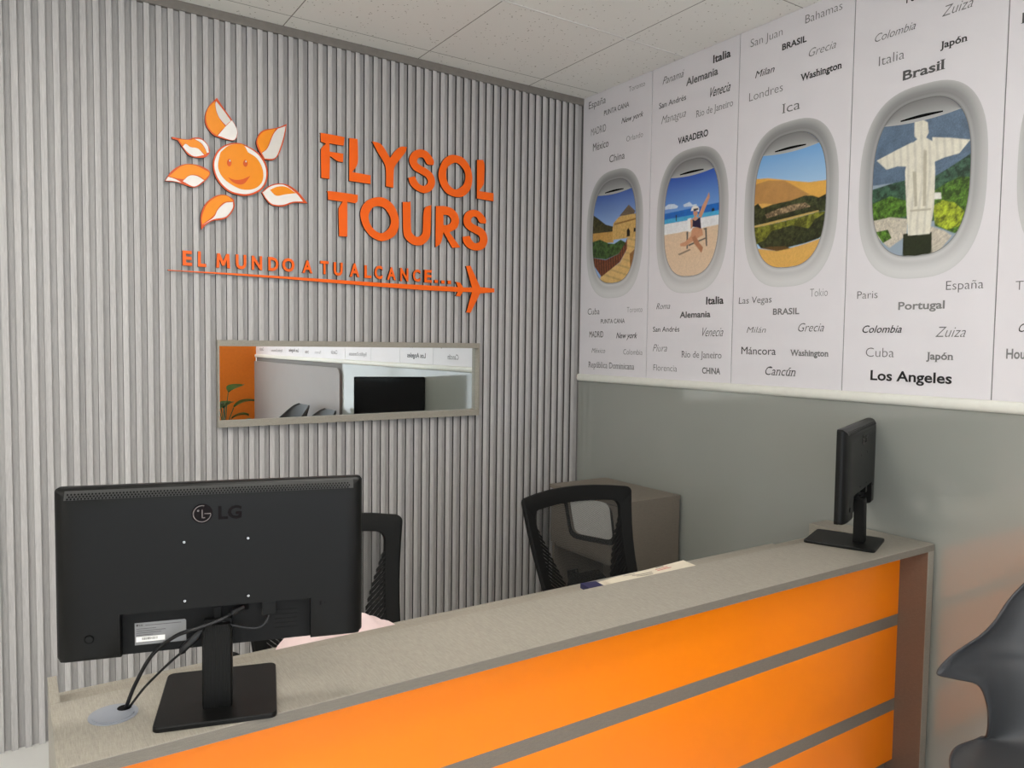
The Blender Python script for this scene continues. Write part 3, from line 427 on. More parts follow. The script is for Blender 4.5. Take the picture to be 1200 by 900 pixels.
b = nb(); rc = 0.07; pf = [(YF, 0.0), (0.03, 0.0)] + [(0.03 - rc + rc * math.cos(R_(10 * k)), 1.262 - rc + rc * math.sin(R_(10 * k))) for k in range(10)] + [(YF, 1.262)]
prism_x(b, pf, RX - 0.02, RX + 0.004); struct('trim_5', b, M['board'])
b = nb(); box(b, XL - 0.1, XL, YF, W + 0.07, 0, CEIL); struct('wall_left', b, M['white'])
b = nb(); box(b, 2.06, RX, YF - 0.1, YF, 0, CEIL); struct('wall_front', b, M['orangew'])
b = nb(); box(b, XL, 2.06, YF - 0.1, YF, 2.5, CEIL); box(b, XL, 2.06, YF - 0.1, YF, 0, 0.12); struct('wall_front.001', b, M['white'])
b = nb()
for x in (-2.97, -1.72, -0.46, 0.80, 2.035): box(b, x - 0.025, x + 0.025, YF - 0.08, YF - 0.02, 0.12, 2.5)
for z in (0.145, 2.475): box(b, XL, 2.06, YF - 0.078, YF - 0.022, z - 0.025, z + 0.025)
wf = struct('window_1', b, M['alu'])
b = nb(); box(b, XL, 2.055, YF - 0.053, YF - 0.047, 0.14, 2.48); obj('pane', b, M['glass'], wf)

# LED panels let into the ceiling grid
LT = [(0.654, 1.57), (0.654, -0.26), (-1.21, 1.57), (-1.21, -0.26), (1.276, -1.9), (-0.59, -1.9), (-2.45, 0.4)]
LL = ['square ceiling light panel above the orange counter', 'square ceiling light panel above the waiting chairs', 'square ceiling light panel left of the one above the counter',
      'square ceiling light panel in the middle of the room', 'square ceiling light panel near the orange wall', 'square ceiling light panel near the shop window', 'square ceiling light panel close to the left wall']
for (x, y), lab in zip(LT, LL):
    t = thing('ceiling_light', lab, 'ceiling light', (x, y, CEIL), 0, 'light panels in the ceiling')
    b = nb(); s = 0.295
    for q in ((-s, s, -s, -s + 0.015), (-s, s, s - 0.015, s), (-s, -s + 0.015, -s, s), (s - 0.015, s, -s, s)): box(b, *q, -0.006, 0.0)
    obj('frame', b, M['white'], t)
    b = nb(); box(b, -s + 0.014, s - 0.014, -s + 0.014, s - 0.014, -0.004, -0.001); obj('diffuser', b, M['led'], t)

# ---------------------------------------------------------------- reception counter
t = ctr = thing('reception_counter', 'long orange reception counter with grey linen top and two grey stripes', 'reception counter', (0.045, 1.291, 0), 0)
def cbox(name, m, x0, x1, y0, y1, z0, z1, bev=0.0012):
    b = nb(); box(b, x0 - 0.045, x1 - 0.045, y0 - 1.291, y1 - 1.291, z0, z1, bev); return obj(name, b, m, ctr)
XR = 2.553
cbox('counter_top', M['lam'], 0.045, XR, 1.291, 1.534, 0.829, CT)
e = cbox('edge_band', M['edgeband'], 0.0455, XR - 0.0005, 1.2904, 1.2912, 0.8294, CT - 0.0012, 0.0); e['label'] = 'darker grey front edge band'
cbox('end_panel', M['lam'], 0.0455, 0.061, 1.2915, 1.534, 0.0, 0.829)
p = cbox('end_panel', M['brown'], 2.5176, XR - 0.0005, 1.2925, 1.534, 0.0, 0.829); p['label'] = 'brown end panel'
cbox('edge_strip', M['lam'], 2.5176, XR - 0.0005, 1.2912, 1.2925, 0.0, 0.829, 0.0)
cbox('side_arm', M['lam'], 0.0455, 0.061, 1.5345, 1.663, 0.0, CT)
cbox('side_arm', M['lam'], 2.445, XR, 1.5345, 1.69, 0.0, CT)
for z0, z1 in ((0.593, 0.829), (0.2975, 0.553), (0.08, 0.255)): cbox('front_panel', M['orange'], 0.061, 2.5176, 1.385, 1.403, z0, z1, 0.0006)
for z0, z1 in ((0.553, 0.593), (0.255, 0.2975)): cbox('stripe', M['lamd'], 0.061, 2.5176, 1.3853, 1.403, z0, z1, 0.0)['label'] = 'grey stripe'
cbox('plinth', M['lamd'], 0.061, 2.5176, 1.41, 1.43, 0.0, 0.08)
cbox('cable_shelf', M['lams'], 0.061, 2.445, 1.5345, 1.663, 0.793, 0.8113)  # slightly darker laminate than the top, shadow put into its colour
cbox('back_panel', M['lam'], 0.061, 2.445, 1.5345, 1.55, 0.02, 0.793)
cbox('desk_top', M['lam'], 0.061, 2.445, 1.664, 1.85, 0.715, 0.74)
b = nb(); disc(b, (0.135 - 0.045, 1.436 - 1.291, CT), 'z', 0.039, 32, 0.0012); disc(b, (0.135 - 0.045, 1.436 - 1.291, CT + 0.0012), 'z', 0.033, 32, 0.0012)
disc(b, (0.1535 - 0.045, 1.4485 - 1.291, CT + 0.0024), 'z', 0.0115, 20, 0.0004, 1)
obj('cable_grommet', b, [M['grommet'], M['dark']], ctr)['label'] = 'round grey cable grommet'

# ---------------------------------------------------------------- corner cabinet
t = thing('cabinet', 'taupe laminate cabinet standing in the corner behind the right office chair', 'cabinet', (2.19, 2.43, 0))
def kb(name, m, *a, bev=0.001):
    b = nb(); box(b, *a, bev); return obj(name, b, m, t)
kb('cabinet_top', M['cab'], 0.0, 0.355, 0.0, 0.525, 0.798, 0.8163)
kb('side_panel', M['cab'], 0.018, 0.353, 0.002, 0.02, 0.0, 0.798)
kb('side_panel', M['cab'], 0.018, 0.353, 0.505, 0.523, 0.0, 0.798)
kb('back_panel', M['cab'], 0.335, 0.353, 0.02, 0.505, 0.0, 0.798)
kb('shelf', M['cab'], 0.022, 0.335, 0.02, 0.505, 0.512, 0.53)
kb('shelf', M['cab'], 0.03, 0.335, 0.02, 0.505, 0.06, 0.078)
d = kb('door', M['cab'], 0.006, 0.0215, 0.006, 0.519, 0.534, 0.792)
b = nb(); tube(b, [(0.006, 0.09, 0.74), (-0.004, 0.09, 0.74)], 0.008, 12); obj('lock', b, M['steel'], d)

# ---------------------------------------------------------------- wall mirror in the slats
MIRROR_TURN = 1.12        # the glass sits a touch askew in its frame
t = thing('wall_mirror', 'long narrow mirror in a grey frame on the slatted wall', 'mirror', (1.304, W - 0.001, 1.145))
b = nb(); hw = 0.614
box(b, -hw, hw, -0.03, 0, 0.33, 0.3545, 0.001); box(b, -hw, hw, -0.03, 0, 0.0, 0.029, 0.001)
box(b, -hw, -hw + 0.007, -0.0298, 0, 0.029, 0.33); box(b, hw - 0.008, hw, -0.0298, 0, 0.029, 0.33)
obj('frame', b, M['lam'], t)
b = nb(); box(b, -hw + 0.008, hw - 0.009, -0.012, -0.009, 0.029, 0.33); g = obj('mirror_glass', b, M['mirror'], t); g.rotation_euler = (0, 0, R_(MIRROR_TURN))

# ---------------------------------------------------------------- raised lettering and sun sign
YL = W - 0.013
fr = lambda p: (p[0], 0.0, p[1])
def sign_piece(name, loops, label, cat, group, thick=0.0125):
    lp = [outline(l) for l in loops]
    A = np.array(lp[0]); cx, cz = (A[:, 0].min() + A[:, 0].max()) / 2, A[:, 1].min()
    b = nb(); plate(b, lp, lambda p: (p[0] - cx, 0, p[1] - cz), lambda p: (p[0] - cx, thick, p[1] - cz))
    bmesh.ops.remove_doubles(b, verts=b.verts[:], dist=1e-6)
    o = obj(name, b, [M['letter'], M['letterside']]); o.location = (cx, YL, cz)
    return tag(o, label, cat, group), cx, cz
UP = 'big raised letters of the upper word'; LOW = 'big raised letters of the lower word'
for key, lab, grp in (('F1', 'big orange letter F, first of the upper word on the slatted wall', UP), ('L1', 'big orange letter L right after the F of the upper word', UP),
        ('Y1', 'big orange letter Y in the upper word', UP), ('S1', 'big orange letter S between Y and O in the upper word', UP),
        ('O1', 'big orange letter O in the upper word, beside its last L', UP), ('L2', 'big orange letter L ending the upper word', UP),
        ('T1', 'big orange letter T starting the lower word', LOW), ('O2', 'big orange letter O between T and U in the lower word', LOW),
        ('U1', 'big orange letter U in the lower word', LOW), ('R1', 'big orange letter R in the lower word', LOW), ('S2', 'big orange letter S ending the lower word', LOW)):
    sign_piece('sign_letter', LET[key], lab, 'sign letter', grp)
SL = ['letter E starting the slogan', 'letter L ending the first word of the slogan', 'letter M of the slogan', 'letter U between M and N of the slogan', 'letter N between U and D of the slogan',
      'letter D of the slogan', 'letter O ending the second word of the slogan', 'letter A standing alone in the slogan', 'letter T of the slogan', 'letter U right after the T of the slogan',
      'letter A starting the last word of the slogan', 'letter L of the last slogan word', 'letter C right after the L of the last slogan word', 'letter A between C and N in the last slogan word', 'letter N of the last slogan word',
      'letter C between N and E of the last slogan word', 'letter E ending the slogan before the dots']
di = 0
for i, (ch, x0, x1, z0, z1) in enumerate(SMALL):
    if ch == '.':
        lp = [[(x0, z0), (x1, z0), (x1, z1), (x0, z1)]]
        lab = ['first dot after the slogan letters, beside the last E', 'middle one of the three orange dots after the slogan', 'last of the three orange dots, nearest the airplane'][di]; di += 1
        b = nb(); plate(b, lp, lambda p: (p[0] - x0, 0, p[1] - z0), lambda p: (p[0] - x0, 0.0125, p[1] - z0))
        o = obj('sign_dot', b, [M['letter'], M['letterside']]); o.location = (x0, YL, z0); tag(o, 'small orange ' + lab, 'sign dot', 'dots of the slogan'); continue
    if ch == 'M':
        V = np.array([(0, 0), (.06, 1), (.27, 1), (.5, .48), (.73, 1), (.94, 1), (1, 0), (.79, 0), (.755, .56), (.58, .16), (.42, .16), (.245, .56), (.21, 0)])
        F = [(0, 1, 2, 11, 12), (2, 3, 9, 10, 11), (3, 4, 8, 9), (4, 5, 6, 7, 8)]; F[1] = (2, 3, 10, 11); F.append((3, 9, 10)); E = [(q, (q + 1) % 13) for q in range(13)]
    else:
        V, F, E = text(ch, 0.035)
    mn, mx_ = V.min(0), V.max(0); V = (V - mn) / (mx_ - mn) * np.array([x1 - x0, z1 - z0])
    b = nb(); a = [b.verts.new((p[0], 0, p[1])) for p in V]; c = [b.verts.new((p[0], 0.0125, p[1])) for p in V]
    for f in F: b.faces.new([a[k] for k in f])
    for e0, e1 in E: b.faces.new((a[e0], a[e1], c[e1], c[e0])).material_index = 1
    o = obj('slogan_letter', b, [M['letter'], M['letterside']]); o.location = (x0, YL, z0)
    tag(o, 'small orange ' + SL[i], 'sign letter', 'small raised letters of the slogan')
sign_piece('airplane_arrow', LET['arrow'], 'orange airplane with a long tapering tail line under the slogan', 'sign', None)

SUNL = dict(petal_top='orange and white sun petal above the smiling face, tip pointing up', petal_upper_left='small sun petal with a stem, upper left of the smiling face',
    petal_left='sun petal left of the smiling face, tip pointing left', petal_bottom='sun petal below the smiling face, tip pointing down',
    petal_upper_right='sun petal at upper right of the smiling face', petal_lower_right='sun petal at lower right of the smiling face, more white than orange', face='round orange smiling sun face on the slatted wall')
PN = dict(edge='border', amber='amber_area', cream='cream_area', white='white_area', mouth='mouth', eye='eye', glint='eye_glint')
PM = dict(edge='edge', amber='amber', cream='cream', white='plain', mouth='red', eye='red', glint='plain')
for key, lays in SUN.items():
    A = np.array([p[:2] for p in lays[0][1]]); cx, cz = (A[:, 0].min() + A[:, 0].max()) / 2, A[:, 1].min()
    nm = 'smiling_sun' if key == 'face' else 'sun_petal'
    t = thing(nm, SUNL[key], 'sun sign', (cx, YL, cz), 0, None if key == 'face' else 'petals of the sun sign')
    for i, (kind, pts) in enumerate(lays):
        lp = [outline(pts)]; b = nb()
        if i == 0:
            plate(b, lp, lambda p: (p[0] - cx, 0, p[1] - cz), lambda p: (p[0] - cx, 0.0125, p[1] - cz)); obj('backing', b, [M['edge'], M['letterside']], t)
        else:
            y = -0.0004 * i; fill(b, lp, lambda p: (p[0] - cx, y, p[1] - cz))
            for f in b.faces: f.normal_update()
            obj(PN[kind], b, M[PM[kind]], t)

# ---------------------------------------------------------------- mural panels
PW = 0.5178
YC = [2.951, 2.4276, 1.9120, 1.3990, 0.8830]
SEAM = [3.2125, 2.6926, 2.1745, 1.6555, 1.1423, 0.6250]
HW, HH, ZC, GW = 0.2155, 0.3236, 2.062, 0.1637
GZ0, GZ1 = 1.816, 2.335
def sup(a, w, h, n):
    c, s = math.cos(a), math.sin(a)
    return (w * math.copysign(abs(c) ** (2 / n), c), h * math.copysign(abs(s) ** (2 / n), s))
def lin(c): return srgb(*c)[:3]
def setcol(o, cols):
    at = o.data.color_attributes.new('Col', 'FLOAT_COLOR', 'POINT')
    at.data.foreach_set('color', np.hstack([np.array(cols), np.ones((len(cols), 1))]).astype(np.float32).ravel())

def inside(poly, U, V):
    r = np.zeros(U.shape, bool); n = len(poly); j = n - 1
    for i in range(n):
        xi, yi = poly[i]; xj, yj = poly[j]
        if yi != yj: r ^= ((yi > V) != (yj > V)) & (U < (xj - xi) * (V - yi) / (yj - yi) + xi)
        j = i
    return r
rg = np.random.RandomState(3)
def mottled(shape, k):
    h, w = shape; a = rg.rand(h // k + 3, w // k + 3)
    yy, xx = np.mgrid[0:h, 0:w] / k; y0, x0 = yy.astype(int), xx.astype(int); fy, fx = yy - y0, xx - x0
    return (a[y0, x0] * (1 - fy) * (1 - fx) + a[y0 + 1, x0] * fy * (1 - fx) + a[y0, x0 + 1] * (1 - fy) * fx + a[y0 + 1, x0 + 1] * fy * fx)
SKYC = [((18, 70, 165), (150, 180, 222)), ((8, 55, 165), (120, 170, 228)), ((98, 158, 218), (165, 200, 232)), ((95, 118, 150), (150, 165, 180))]
SKYV = [(0.95, 0.5), (0.95, 0.5), (0.95, 0.6), (1.0, 0.5)]
PC = dict(hill=((62, 58, 30), .5, 2), tan=((196, 152, 82), .3, 3), tower=((206, 168, 100), .3, 3), tand=((150, 112, 60), .2, 2), roof=((112, 96, 78), .35, 2), arch=((34, 26, 20), .1, 2),
    bush=((62, 88, 40), .75, 3), path=((214, 178, 114), .2, 4), brown=((112, 62, 38), .55, 2), brown2=((150, 106, 60), .35, 2), cloud=((205, 220, 238), .12, 3),
    sea=((22, 104, 188), .2, 5), sea2=((70, 170, 215), .2, 4), foam=((232, 234, 236), .14, 3), sand=((222, 196, 166), .14, 2), grey=((140, 122, 104), .1, 2), towel=((240, 240, 240), .05, 3),
    dgrey=((92, 88, 86), .1, 2), skin=((205, 150, 116), .12, 4), skin2=((178, 122, 90), .12, 4), navy=((28, 30, 62), .1, 2), hat=((240, 236, 226), .06, 3), dark=((34, 32, 34), .1, 2),
    dune=((226, 172, 82), .12, 8), duned=((186, 138, 80), .15, 7), sandl=((220, 172, 92), .12, 3), trees=((52, 58, 32), .8, 3), village=((150, 128, 98), .8, 2), bank=((196, 168, 100), .2, 3),
    water=((108, 112, 38), .4, 4), shadow=((96, 72, 36), .3, 3), mount=((92, 112, 134), .4, 7), forest=((56, 84, 66), .6, 4), green=((74, 108, 36), .8, 3), lime=((146, 160, 42), .55, 3),
    plaza=((196, 188, 172), .4, 3), white=((228, 226, 220), .1, 3), pedestal=((40, 46, 26), .3, 3), stone=((226, 222, 206), .14, 5), fold=((186, 180, 160), .1, 3))
def picture(k, nx=140, ny=200):
    b = nb(); cz = (GZ0 + GZ1) / 2; hz = (GZ1 - GZ0) / 2; rows = []; UU = np.zeros((ny, nx)); VV = np.zeros((ny, nx))
    for j in range(ny):
        s = -1 + 2 * j / (ny - 1); wv = max(0.02, (1 - abs(s) ** 2.7) ** (1 / 2.7)); r = []
        for i in range(nx):
            u = (-1 + 2 * i / (nx - 1)) * wv; r.append((0, -u * GW, cz + s * hz)); UU[j, i] = u; VV[j, i] = (s + 1) / 2
        rows.append(r)
    grid(b, rows)
    top, bot = [np.array(lin(c)) for c in SKYC[k]]; v1, v0 = SKYV[k]
    f = np.clip((VV - v0) / (v1 - v0), 0, 1)[..., None]; img = bot * (1 - f) + top * f
    for nm, poly in PHO[k]:
        c, var, sc = PC[nm]
        m = sum(inside(poly, UU + du, VV + dv).astype(float) for du in (-0.006, 0, 0.006) for dv in (-0.002, 0, 0.002))[..., None] / 9
        nz = 0.5 * mottled(UU.shape, sc) + 0.5 * rg.rand(*UU.shape)
        col = np.array(lin(c)) * (1 + var * 2 * (nz[..., None] - 0.5))
        if nm in ('trees', 'bush', 'forest', 'green', 'lime', 'hill', 'village', 'water'):
            bl = mottled(UU.shape, 5) + 0.5 * mottled(UU.shape, 2); col = col * np.where(bl < 0.62, 0.5, np.where(bl > 0.95, 1.5, 1.05))[..., None]
        if nm == 'stone': col = col * (1 - 0.16 * np.clip(np.sin(UU * 42 + np.sin(VV * 9) * 1.5), 0, 1))[..., None]
        if nm == 'brown': col = col * (0.6 + 0.7 * (np.sin(UU * 55 + VV * 18) > 0))[..., None]
        if nm == 'path': col = col * (0.86 + 0.2 * (np.sin(VV * 90 + UU * 8) > -0.6))[..., None]
        img = img * (1 - m) + col * m
    return b, np.clip(img, 0, 1).reshape(-1, 3)
def window_ring():
    # printed cabin-window surround: outer lip, slope, inner bezel
    b = nb(); cols = []; n = 72; prof = [(0.0, 188, 205), (0.10, 176, 212), (0.30, 160, 214), (0.50, 142, 206), (0.62, 138, 198), (0.70, 132, 196), (0.86, 148, 205), (0.95, 130, 182), (1.0, 60, 90)]
    rows = []; cg = (GZ0 + GZ1) / 2; hg = (GZ1 - GZ0) / 2
    for f, ct, cb in prof:
        r = []
        for i in range(n):
            a = 2 * math.pi * i / n; p = sup(a, HW, HH, 2.75); q = sup(a, GW, hg, 2.7)
            r.append((0, p[0] * (1 - f) + q[0] * f, ZC * (1 - f) + cg * f + p[1] * (1 - f) + q[1] * f))
            s = 0.5 - 0.5 * math.sin(a); g = ct * (1 - s) + cb * s; cols.append(lin((g, g, g)))
        rows.append(r)
    grid(b, rows, closed=True); return b, cols
def shade():
    # grey pull-down blind at the top of the window opening, with its slot
    b = nb(); cols = []; cg = (GZ0 + GZ1) / 2; hg = (GZ1 - GZ0) / 2; rows = []
    for j in range(6):
        r = []
        for i in range(25):
            u = -1 + 2 * i / 24; f = j / 5
            ztop = cg + hg * (max(0, 1 - min(1, abs(u * 0.93)) ** 2.7)) ** (1 / 2.7); zb = 2.2645 + 0.014 * u * u
            ztop = max(ztop, zb + 0.001); r.append((0, -u * GW * 0.93, zb * (1 - f) + ztop * f)); g = 182 - 60 * f; cols.append(lin((g, g, g)))
        rows.append(r)
    grid(b, rows); return b, cols
def blind_slot():
    b = nb(); n = 24
    up = [(0.071 - 0.142 * i / n, 2.2815 + 0.0045 * math.sin(math.pi * i / n)) for i in range(n + 1)]; dn = [(y, 2.277 - 0.001 * math.sin(math.pi * i / n)) for i, (y, _) in enumerate(up)]
    grid(b, [[(0, y, z) for y, z in up], [(0, y, z) for y, z in dn]]); return b
INK = {}
ML = ['white mural panel picturing an old stone wall and tower, next to the slats', 'white mural panel with a woman on a beach in its window', 'white mural panel with a desert lagoon and dunes in its window',
      'white mural panel with a pale robed statue above green hills in its window', 'white mural panel cut off at the right edge, beyond the statue panel']
def mural(k, yl, yr, yc, words, pic, label, ztop=CEIL - 0.001, res=(140, 200)):
    t = thing('mural_panel', label, 'mural panel', (RX, yc, RZ1), 0, 'printed panels along the right wall')
    def add(name, b, m, dx, cols=None):
        bmesh.ops.translate(b, verts=b.verts[:], vec=(-dx, 0, -RZ1)); 
        o = obj(name, b, m, t)
        if cols is not None: setcol(o, cols)
        return o
    b = nb(); box(b, -0.0, 0.003, yr - yc + 0.0018, yl - yc - 0.0018, RZ1 - 0.002, ztop); add('board', b, M['mural'], 0.0)
    b, c = window_ring(); fr_ = add('printed_window_frame', b, M['print'], 0.0006, c)
    b, c = picture(pic, *res); add('printed_picture', b, M['print'], 0.0010, c)
    b, c = shade(); bl = add('printed_blind', b, M['print'], 0.0014, c)
    b = blind_slot(); o = add('slot', b, M['dark'], 0.0018)
    o.parent = bl
    for s, st, g, y0, y1, z, h in words:
        tv, tf = styled(s, st, y0 - y1, h)
        me = bpy.data.meshes.new('printed_word'); me.from_pydata([(-0.0008, -p[0], p[1]) for p in tv], [], tf)
        o = obj('printed_word', me, M['ink'], t); o.location = (0, y0 - yc, z - RZ1); setcol(o, [lin((g * 255 * 0.9,) * 3)] * len(tv))
    return t
for k in range(5):
    mural(k, SEAM[k], SEAM[k + 1], YC[k], WORDS[k], k if k < 4 else 1, ML[k])
def shift(ws, d): return [(s, st, g, y0 + d, y1 + d, z, h) for s, st, g, y0, y1, z, h in ws]
for i, k in enumerate((0, 2, 1, 3, 0, 2)):       # farther along the wall, seen in the mirror only
    yl = SEAM[5] - i * PW; yc = yl - PW / 2
    mural(k, yl, yl - PW, yc, shift(WORDS[k], yc - YC[k]), k, 'white mural panel farther along the right wall, seen in mirror', res=(40, 60))

# ---------------------------------------------------------------- computer monitors (screen faces local +y, back faces -y)
def rr(hw, z0, z1, r, k=4):
    pts = []
    for cx, cz, a0 in ((hw - r, z1 - r, 0), (-hw + r, z1 - r, 90), (-hw + r, z0 + r, 180), (hw - r, z0 + r, 270)):
        for i in range(k + 1):
            a = R_(a0 + 90 * i / k); pts.append((cx + r * math.cos(a), cz + r * math.sin(a)))
    return pts
def make_monitor(label, loc, rz, cables=True):
    t = thing('computer_monitor', label, 'monitor', loc, rz, 'monitors on the reception counter')
    hw, zt, zb, n0, n1, zn = 0.2515, 0.4003, 0.107, -0.153, 0.158, 0.185
    # thin screen slab
    b = nb(); o0 = rr(hw, zb, zt, 0.008); loops = []
    for y, s in ((0.0, 0.001), (-0.001, 0.0), (-0.012, 0.0)):
        loops.append([(p[0] * (1 - s / hw), y, p[1]) for p in o0])
    V = grid(b, loops, closed=True); b.faces.new(V[0][::-1]); b.faces.new(V[-1])
    rim = obj('bezel', b, M['black'], t)
    b = nb(); box(b, -hw + 0.007, hw - 0.007, 0.0002, 0.0012, zb + 0.016, zt - 0.007); obj('screen', b, M['screen'], t)
    # bulging back cover with a notch for the sockets at the bottom
    base = []
    for p in rr(hw - 0.0005, zb + 0.0005, zt - 0.0005, 0.010, 5): base.append((p[0], p[1], 1))
    i = max(range(len(base)), key=lambda q: 0 if base[q][1] > zb + 0.001 else (1 if base[q][0] < 0 else 0) * 10 + base[q][0] * (base[q][0] < 0))
    # bottom edge runs from the last point of the lower-left arc to the first of the lower-right arc
    li = max(q for q in range(len(base)) if base[q][0] < 0 and base[q][1] < zb + 0.02)
    poly = base[:li + 1] + [(n0, zb + 0.0005, 2), (n0, zn, 0), (n1, zn, 0), (n1, zb + 0.0005, 2)] + base[li + 1:]
    b = nb(); loops = []
    for ins, y in ((0.0, -0.0118), (0.0015, -0.016), (0.006, -0.022), (0.016, -0.0285), (0.032, -0.0335), (0.055, -0.036)):
        r = []
        for u, z, kd in poly:
            if kd == 1: u2 = max(-hw + ins, min(hw - ins, u)); z2 = max(zb + ins * 0.16, min(zt - ins * 0.85, z))
            elif kd == 2: u2 = u; z2 = zb + ins * 0.16
            else: u2, z2 = u, z
            r.append((u2, y, z2))
        loops.append(r)
    V = grid(b, loops, closed=True); b.faces.new(V[-1])
    bmesh.ops.remove_doubles(b, verts=b.verts[:], dist=2e-4)
    back = obj('back_cover', b, M['black'], t, True)
    b = nb(); box(b, n0 + 0.001, n1 - 0.001, -0.0145, -0.012, zb + 0.002, zn + 0.004)
    for k in range(5): box(b, 0.095, 0.135, -0.0152, -0.0144, 0.128 + k * 0.008, 0.1295 + k * 0.008)
    rec = obj('socket_recess', b, M['blackm'], t)
    b = nb(); box(b, 0.036, 0.052, -0.022, -0.0145, 0.170, 0.181); obj('video_socket', b, M['dark'], rec)
    b = nb(); box(b, 0.074, 0.098, -0.032, -0.0145, 0.160, 0.184, 0.002); obj('power_socket', b, M['black'], rec)
    # ventilation strip with holes along the top edge; its grey paints in ceiling sheen
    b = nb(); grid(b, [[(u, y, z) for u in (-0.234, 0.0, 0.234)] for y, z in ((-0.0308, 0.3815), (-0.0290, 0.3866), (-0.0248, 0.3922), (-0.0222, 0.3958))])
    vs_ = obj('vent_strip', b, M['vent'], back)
    b = nb()
    for rw in range(3):
        for k in range(88):
            u = -0.2285 + k * 0.0052 + (rw % 2) * 0.0026; z = 0.3838 + rw * 0.0034; y = (-0.0312, -0.0298, -0.0270)[rw]
            q = 0.0017; v = [b.verts.new((u + dx, y - 0.0011 + 0.7 * dz, z + dz)) for dx, dz in ((-q, 0), (0, -q), (q, 0), (0, q))]; b.faces.new(v)
    obj('vent_holes', b, M['dark'], back)
    # four screws
    for su in (-0.0517, 0.0517):
        for sz in (0.302, 0.1995):
            b = nb(); disc(b, (su, -0.036, sz), 'y', 0.0034, 14, 0.0004, 1); disc(b, (su, -0.0364, sz), 'y', 0.0021, 14, 0.0010, 0); disc(b, (su, -0.0374, sz), 'y', 0.0010, 6, 0.0002, 1)
            obj('screw', b, [M['steel'], M['dark']], back)
    # round emblem and two letters
    ex, ez = -0.0228, 0.3495
    b = nb(); disc(b, (ex, -0.036, ez), 'y', 0.0170, 44, 0.0008); em = obj('emblem', b, M['gloss'], t)
    b = nb(); y = -0.0371
    def stroke(bm, pts, w):
        P = [Vector((p[0], p[1])) for p in pts]; L = []; Rr = []
        for i2, p in enumerate(P):
            d2 = (P[min(i2 + 1, len(P) - 1)] - P[max(i2 - 1, 0)]).normalized(); nn = Vector((-d2.y, d2.x)) * w / 2
            L.append((p.x + nn.x, y, p.y + nn.y)); Rr.append((p.x - nn.x, y, p.y - nn.y))
        grid(bm, [L, Rr])
    r0 = 0.0140
    stroke(b, [(ex + r0 * math.cos(R_(a)), ez + r0 * math.sin(R_(a))) for a in range(75, 361, 7)], 0.0016)
    stroke(b, [(ex + r0, ez), (ex + 0.0036, ez)], 0.0016)
    stroke(b, [(ex + 0.0002, ez + 0.0070), (ex + 0.0002, ez - 0.0078)], 0.0016); stroke(b, [(ex - 0.0006, ez - 0.0071), (ex + 0.0048, ez - 0.0071)], 0.0016)
    disc(b, (ex - 0.0062, y, ez + 0.0054), 'y', 0.0019, 12)
    obj('emblem_lines', b, M['ring'], em)
    V2, F2, E2 = text('LG', 0.03); mn, mx_ = V2.min(0), V2.max(0); V2 = (V2 - mn) / (mx_ - mn) * np.array([0.0382, 0.0236]) + np.array([0.0032, 0.3378])
    b = nb(); a = [b.verts.new((p[0], -0.0368, p[1])) for p in V2]; c = [b.verts.new((p[0], -0.0359, p[1])) for p in V2]
    for f in F2: b.faces.new([a[q] for q in f])
    for e0, e1 in E2: b.faces.new((a[e0], a[e1], c[e1], c[e0]))
    obj('logo_lettering', b, M['gloss'], t)
    # silver rating label
    b = nb(); v = [b.verts.new((u, -0.0149, z)) for u, z in ((-0.1335, 0.1222), (-0.052, 0.1222), (-0.052, 0.1585), (-0.054, 0.1608), (-0.1335, 0.1608))]; b.faces.new(v)
    st = obj('rating_label', b, M['sticker'], t); st['label'] = 'silver label'
    b = nb(); v = [b.verts.new((u, -0.0152, z)) for u, z in ((-0.1315, 0.1275), (-0.086, 0.1275), (-0.086, 0.1365), (-0.1315, 0.1365))]; b.faces.new(v); obj('barcode_strip', b, M['paper'], st)
    b = nb(); rs = random.Random(5); u = -0.122
    while u < -0.098:
        w2 = rs.choice((0.0004, 0.0007, 0.001)); box(b, u, u + w2, -0.0155, -0.0153, 0.1305, 0.135); u += w2 + 0.0008
    for q, (u0, u1) in enumerate(((-0.117, -0.06), (-0.131, -0.10), (-0.131, -0.085), (-0.131, -0.092), (-0.131, -0.105))): box(b, u0, u1, -0.0154, -0.0150, 0.1555 - q * 0.0036 - (q > 0) * 0.002, 0.1561 - q * 0.0036 - (q > 0) * 0.002)
    disc(b, (-0.1295, -0.015, 0.1566), 'y', 0.0018, 16, 0.0004)
    V3, F3, _ = text('LG', 0.03); V3 = V3 / V3.max(0) * np.array([0.006, 0.003]) + np.array([-0.1268, 0.1551]); a = [b.verts.new((p[0], -0.0154, p[1])) for p in V3]
    for f in F3: b.faces.new([a[q] for q in f])
    obj('label_print', b, M['inkblack'], st)
    # joystick button, lock slot
    b = nb(); disc(b, (-0.199, -0.0352, 0.148), 'y', 0.0075, 24, 0.0010, 1); disc(b, (-0.1985, -0.0362, 0.148), 'y', 0.0055, 24, 0.0012, 0); obj('button', b, [M['black'], M['dark']], back)
    b = nb(); box(b, 0.1735, 0.1765, -0.0366, -0.0355, 0.171, 0.1775); box(b, 0.1815, 0.183, -0.0366, -0.0355, 0.173, 0.176); obj('lock_slot', b, M['dark'], back)
    # stand
    b = nb(); prof = []
    for f, hwid in ((0.0, 0.0233), (0.06, 0.0245), (0.93, 0.0245), (1.0, 0.020)):
        z = 0.008 + 0.147 * f; y0 = -0.048 + 0.003 * f; prof.append((hwid, y0, z))
    rows = []
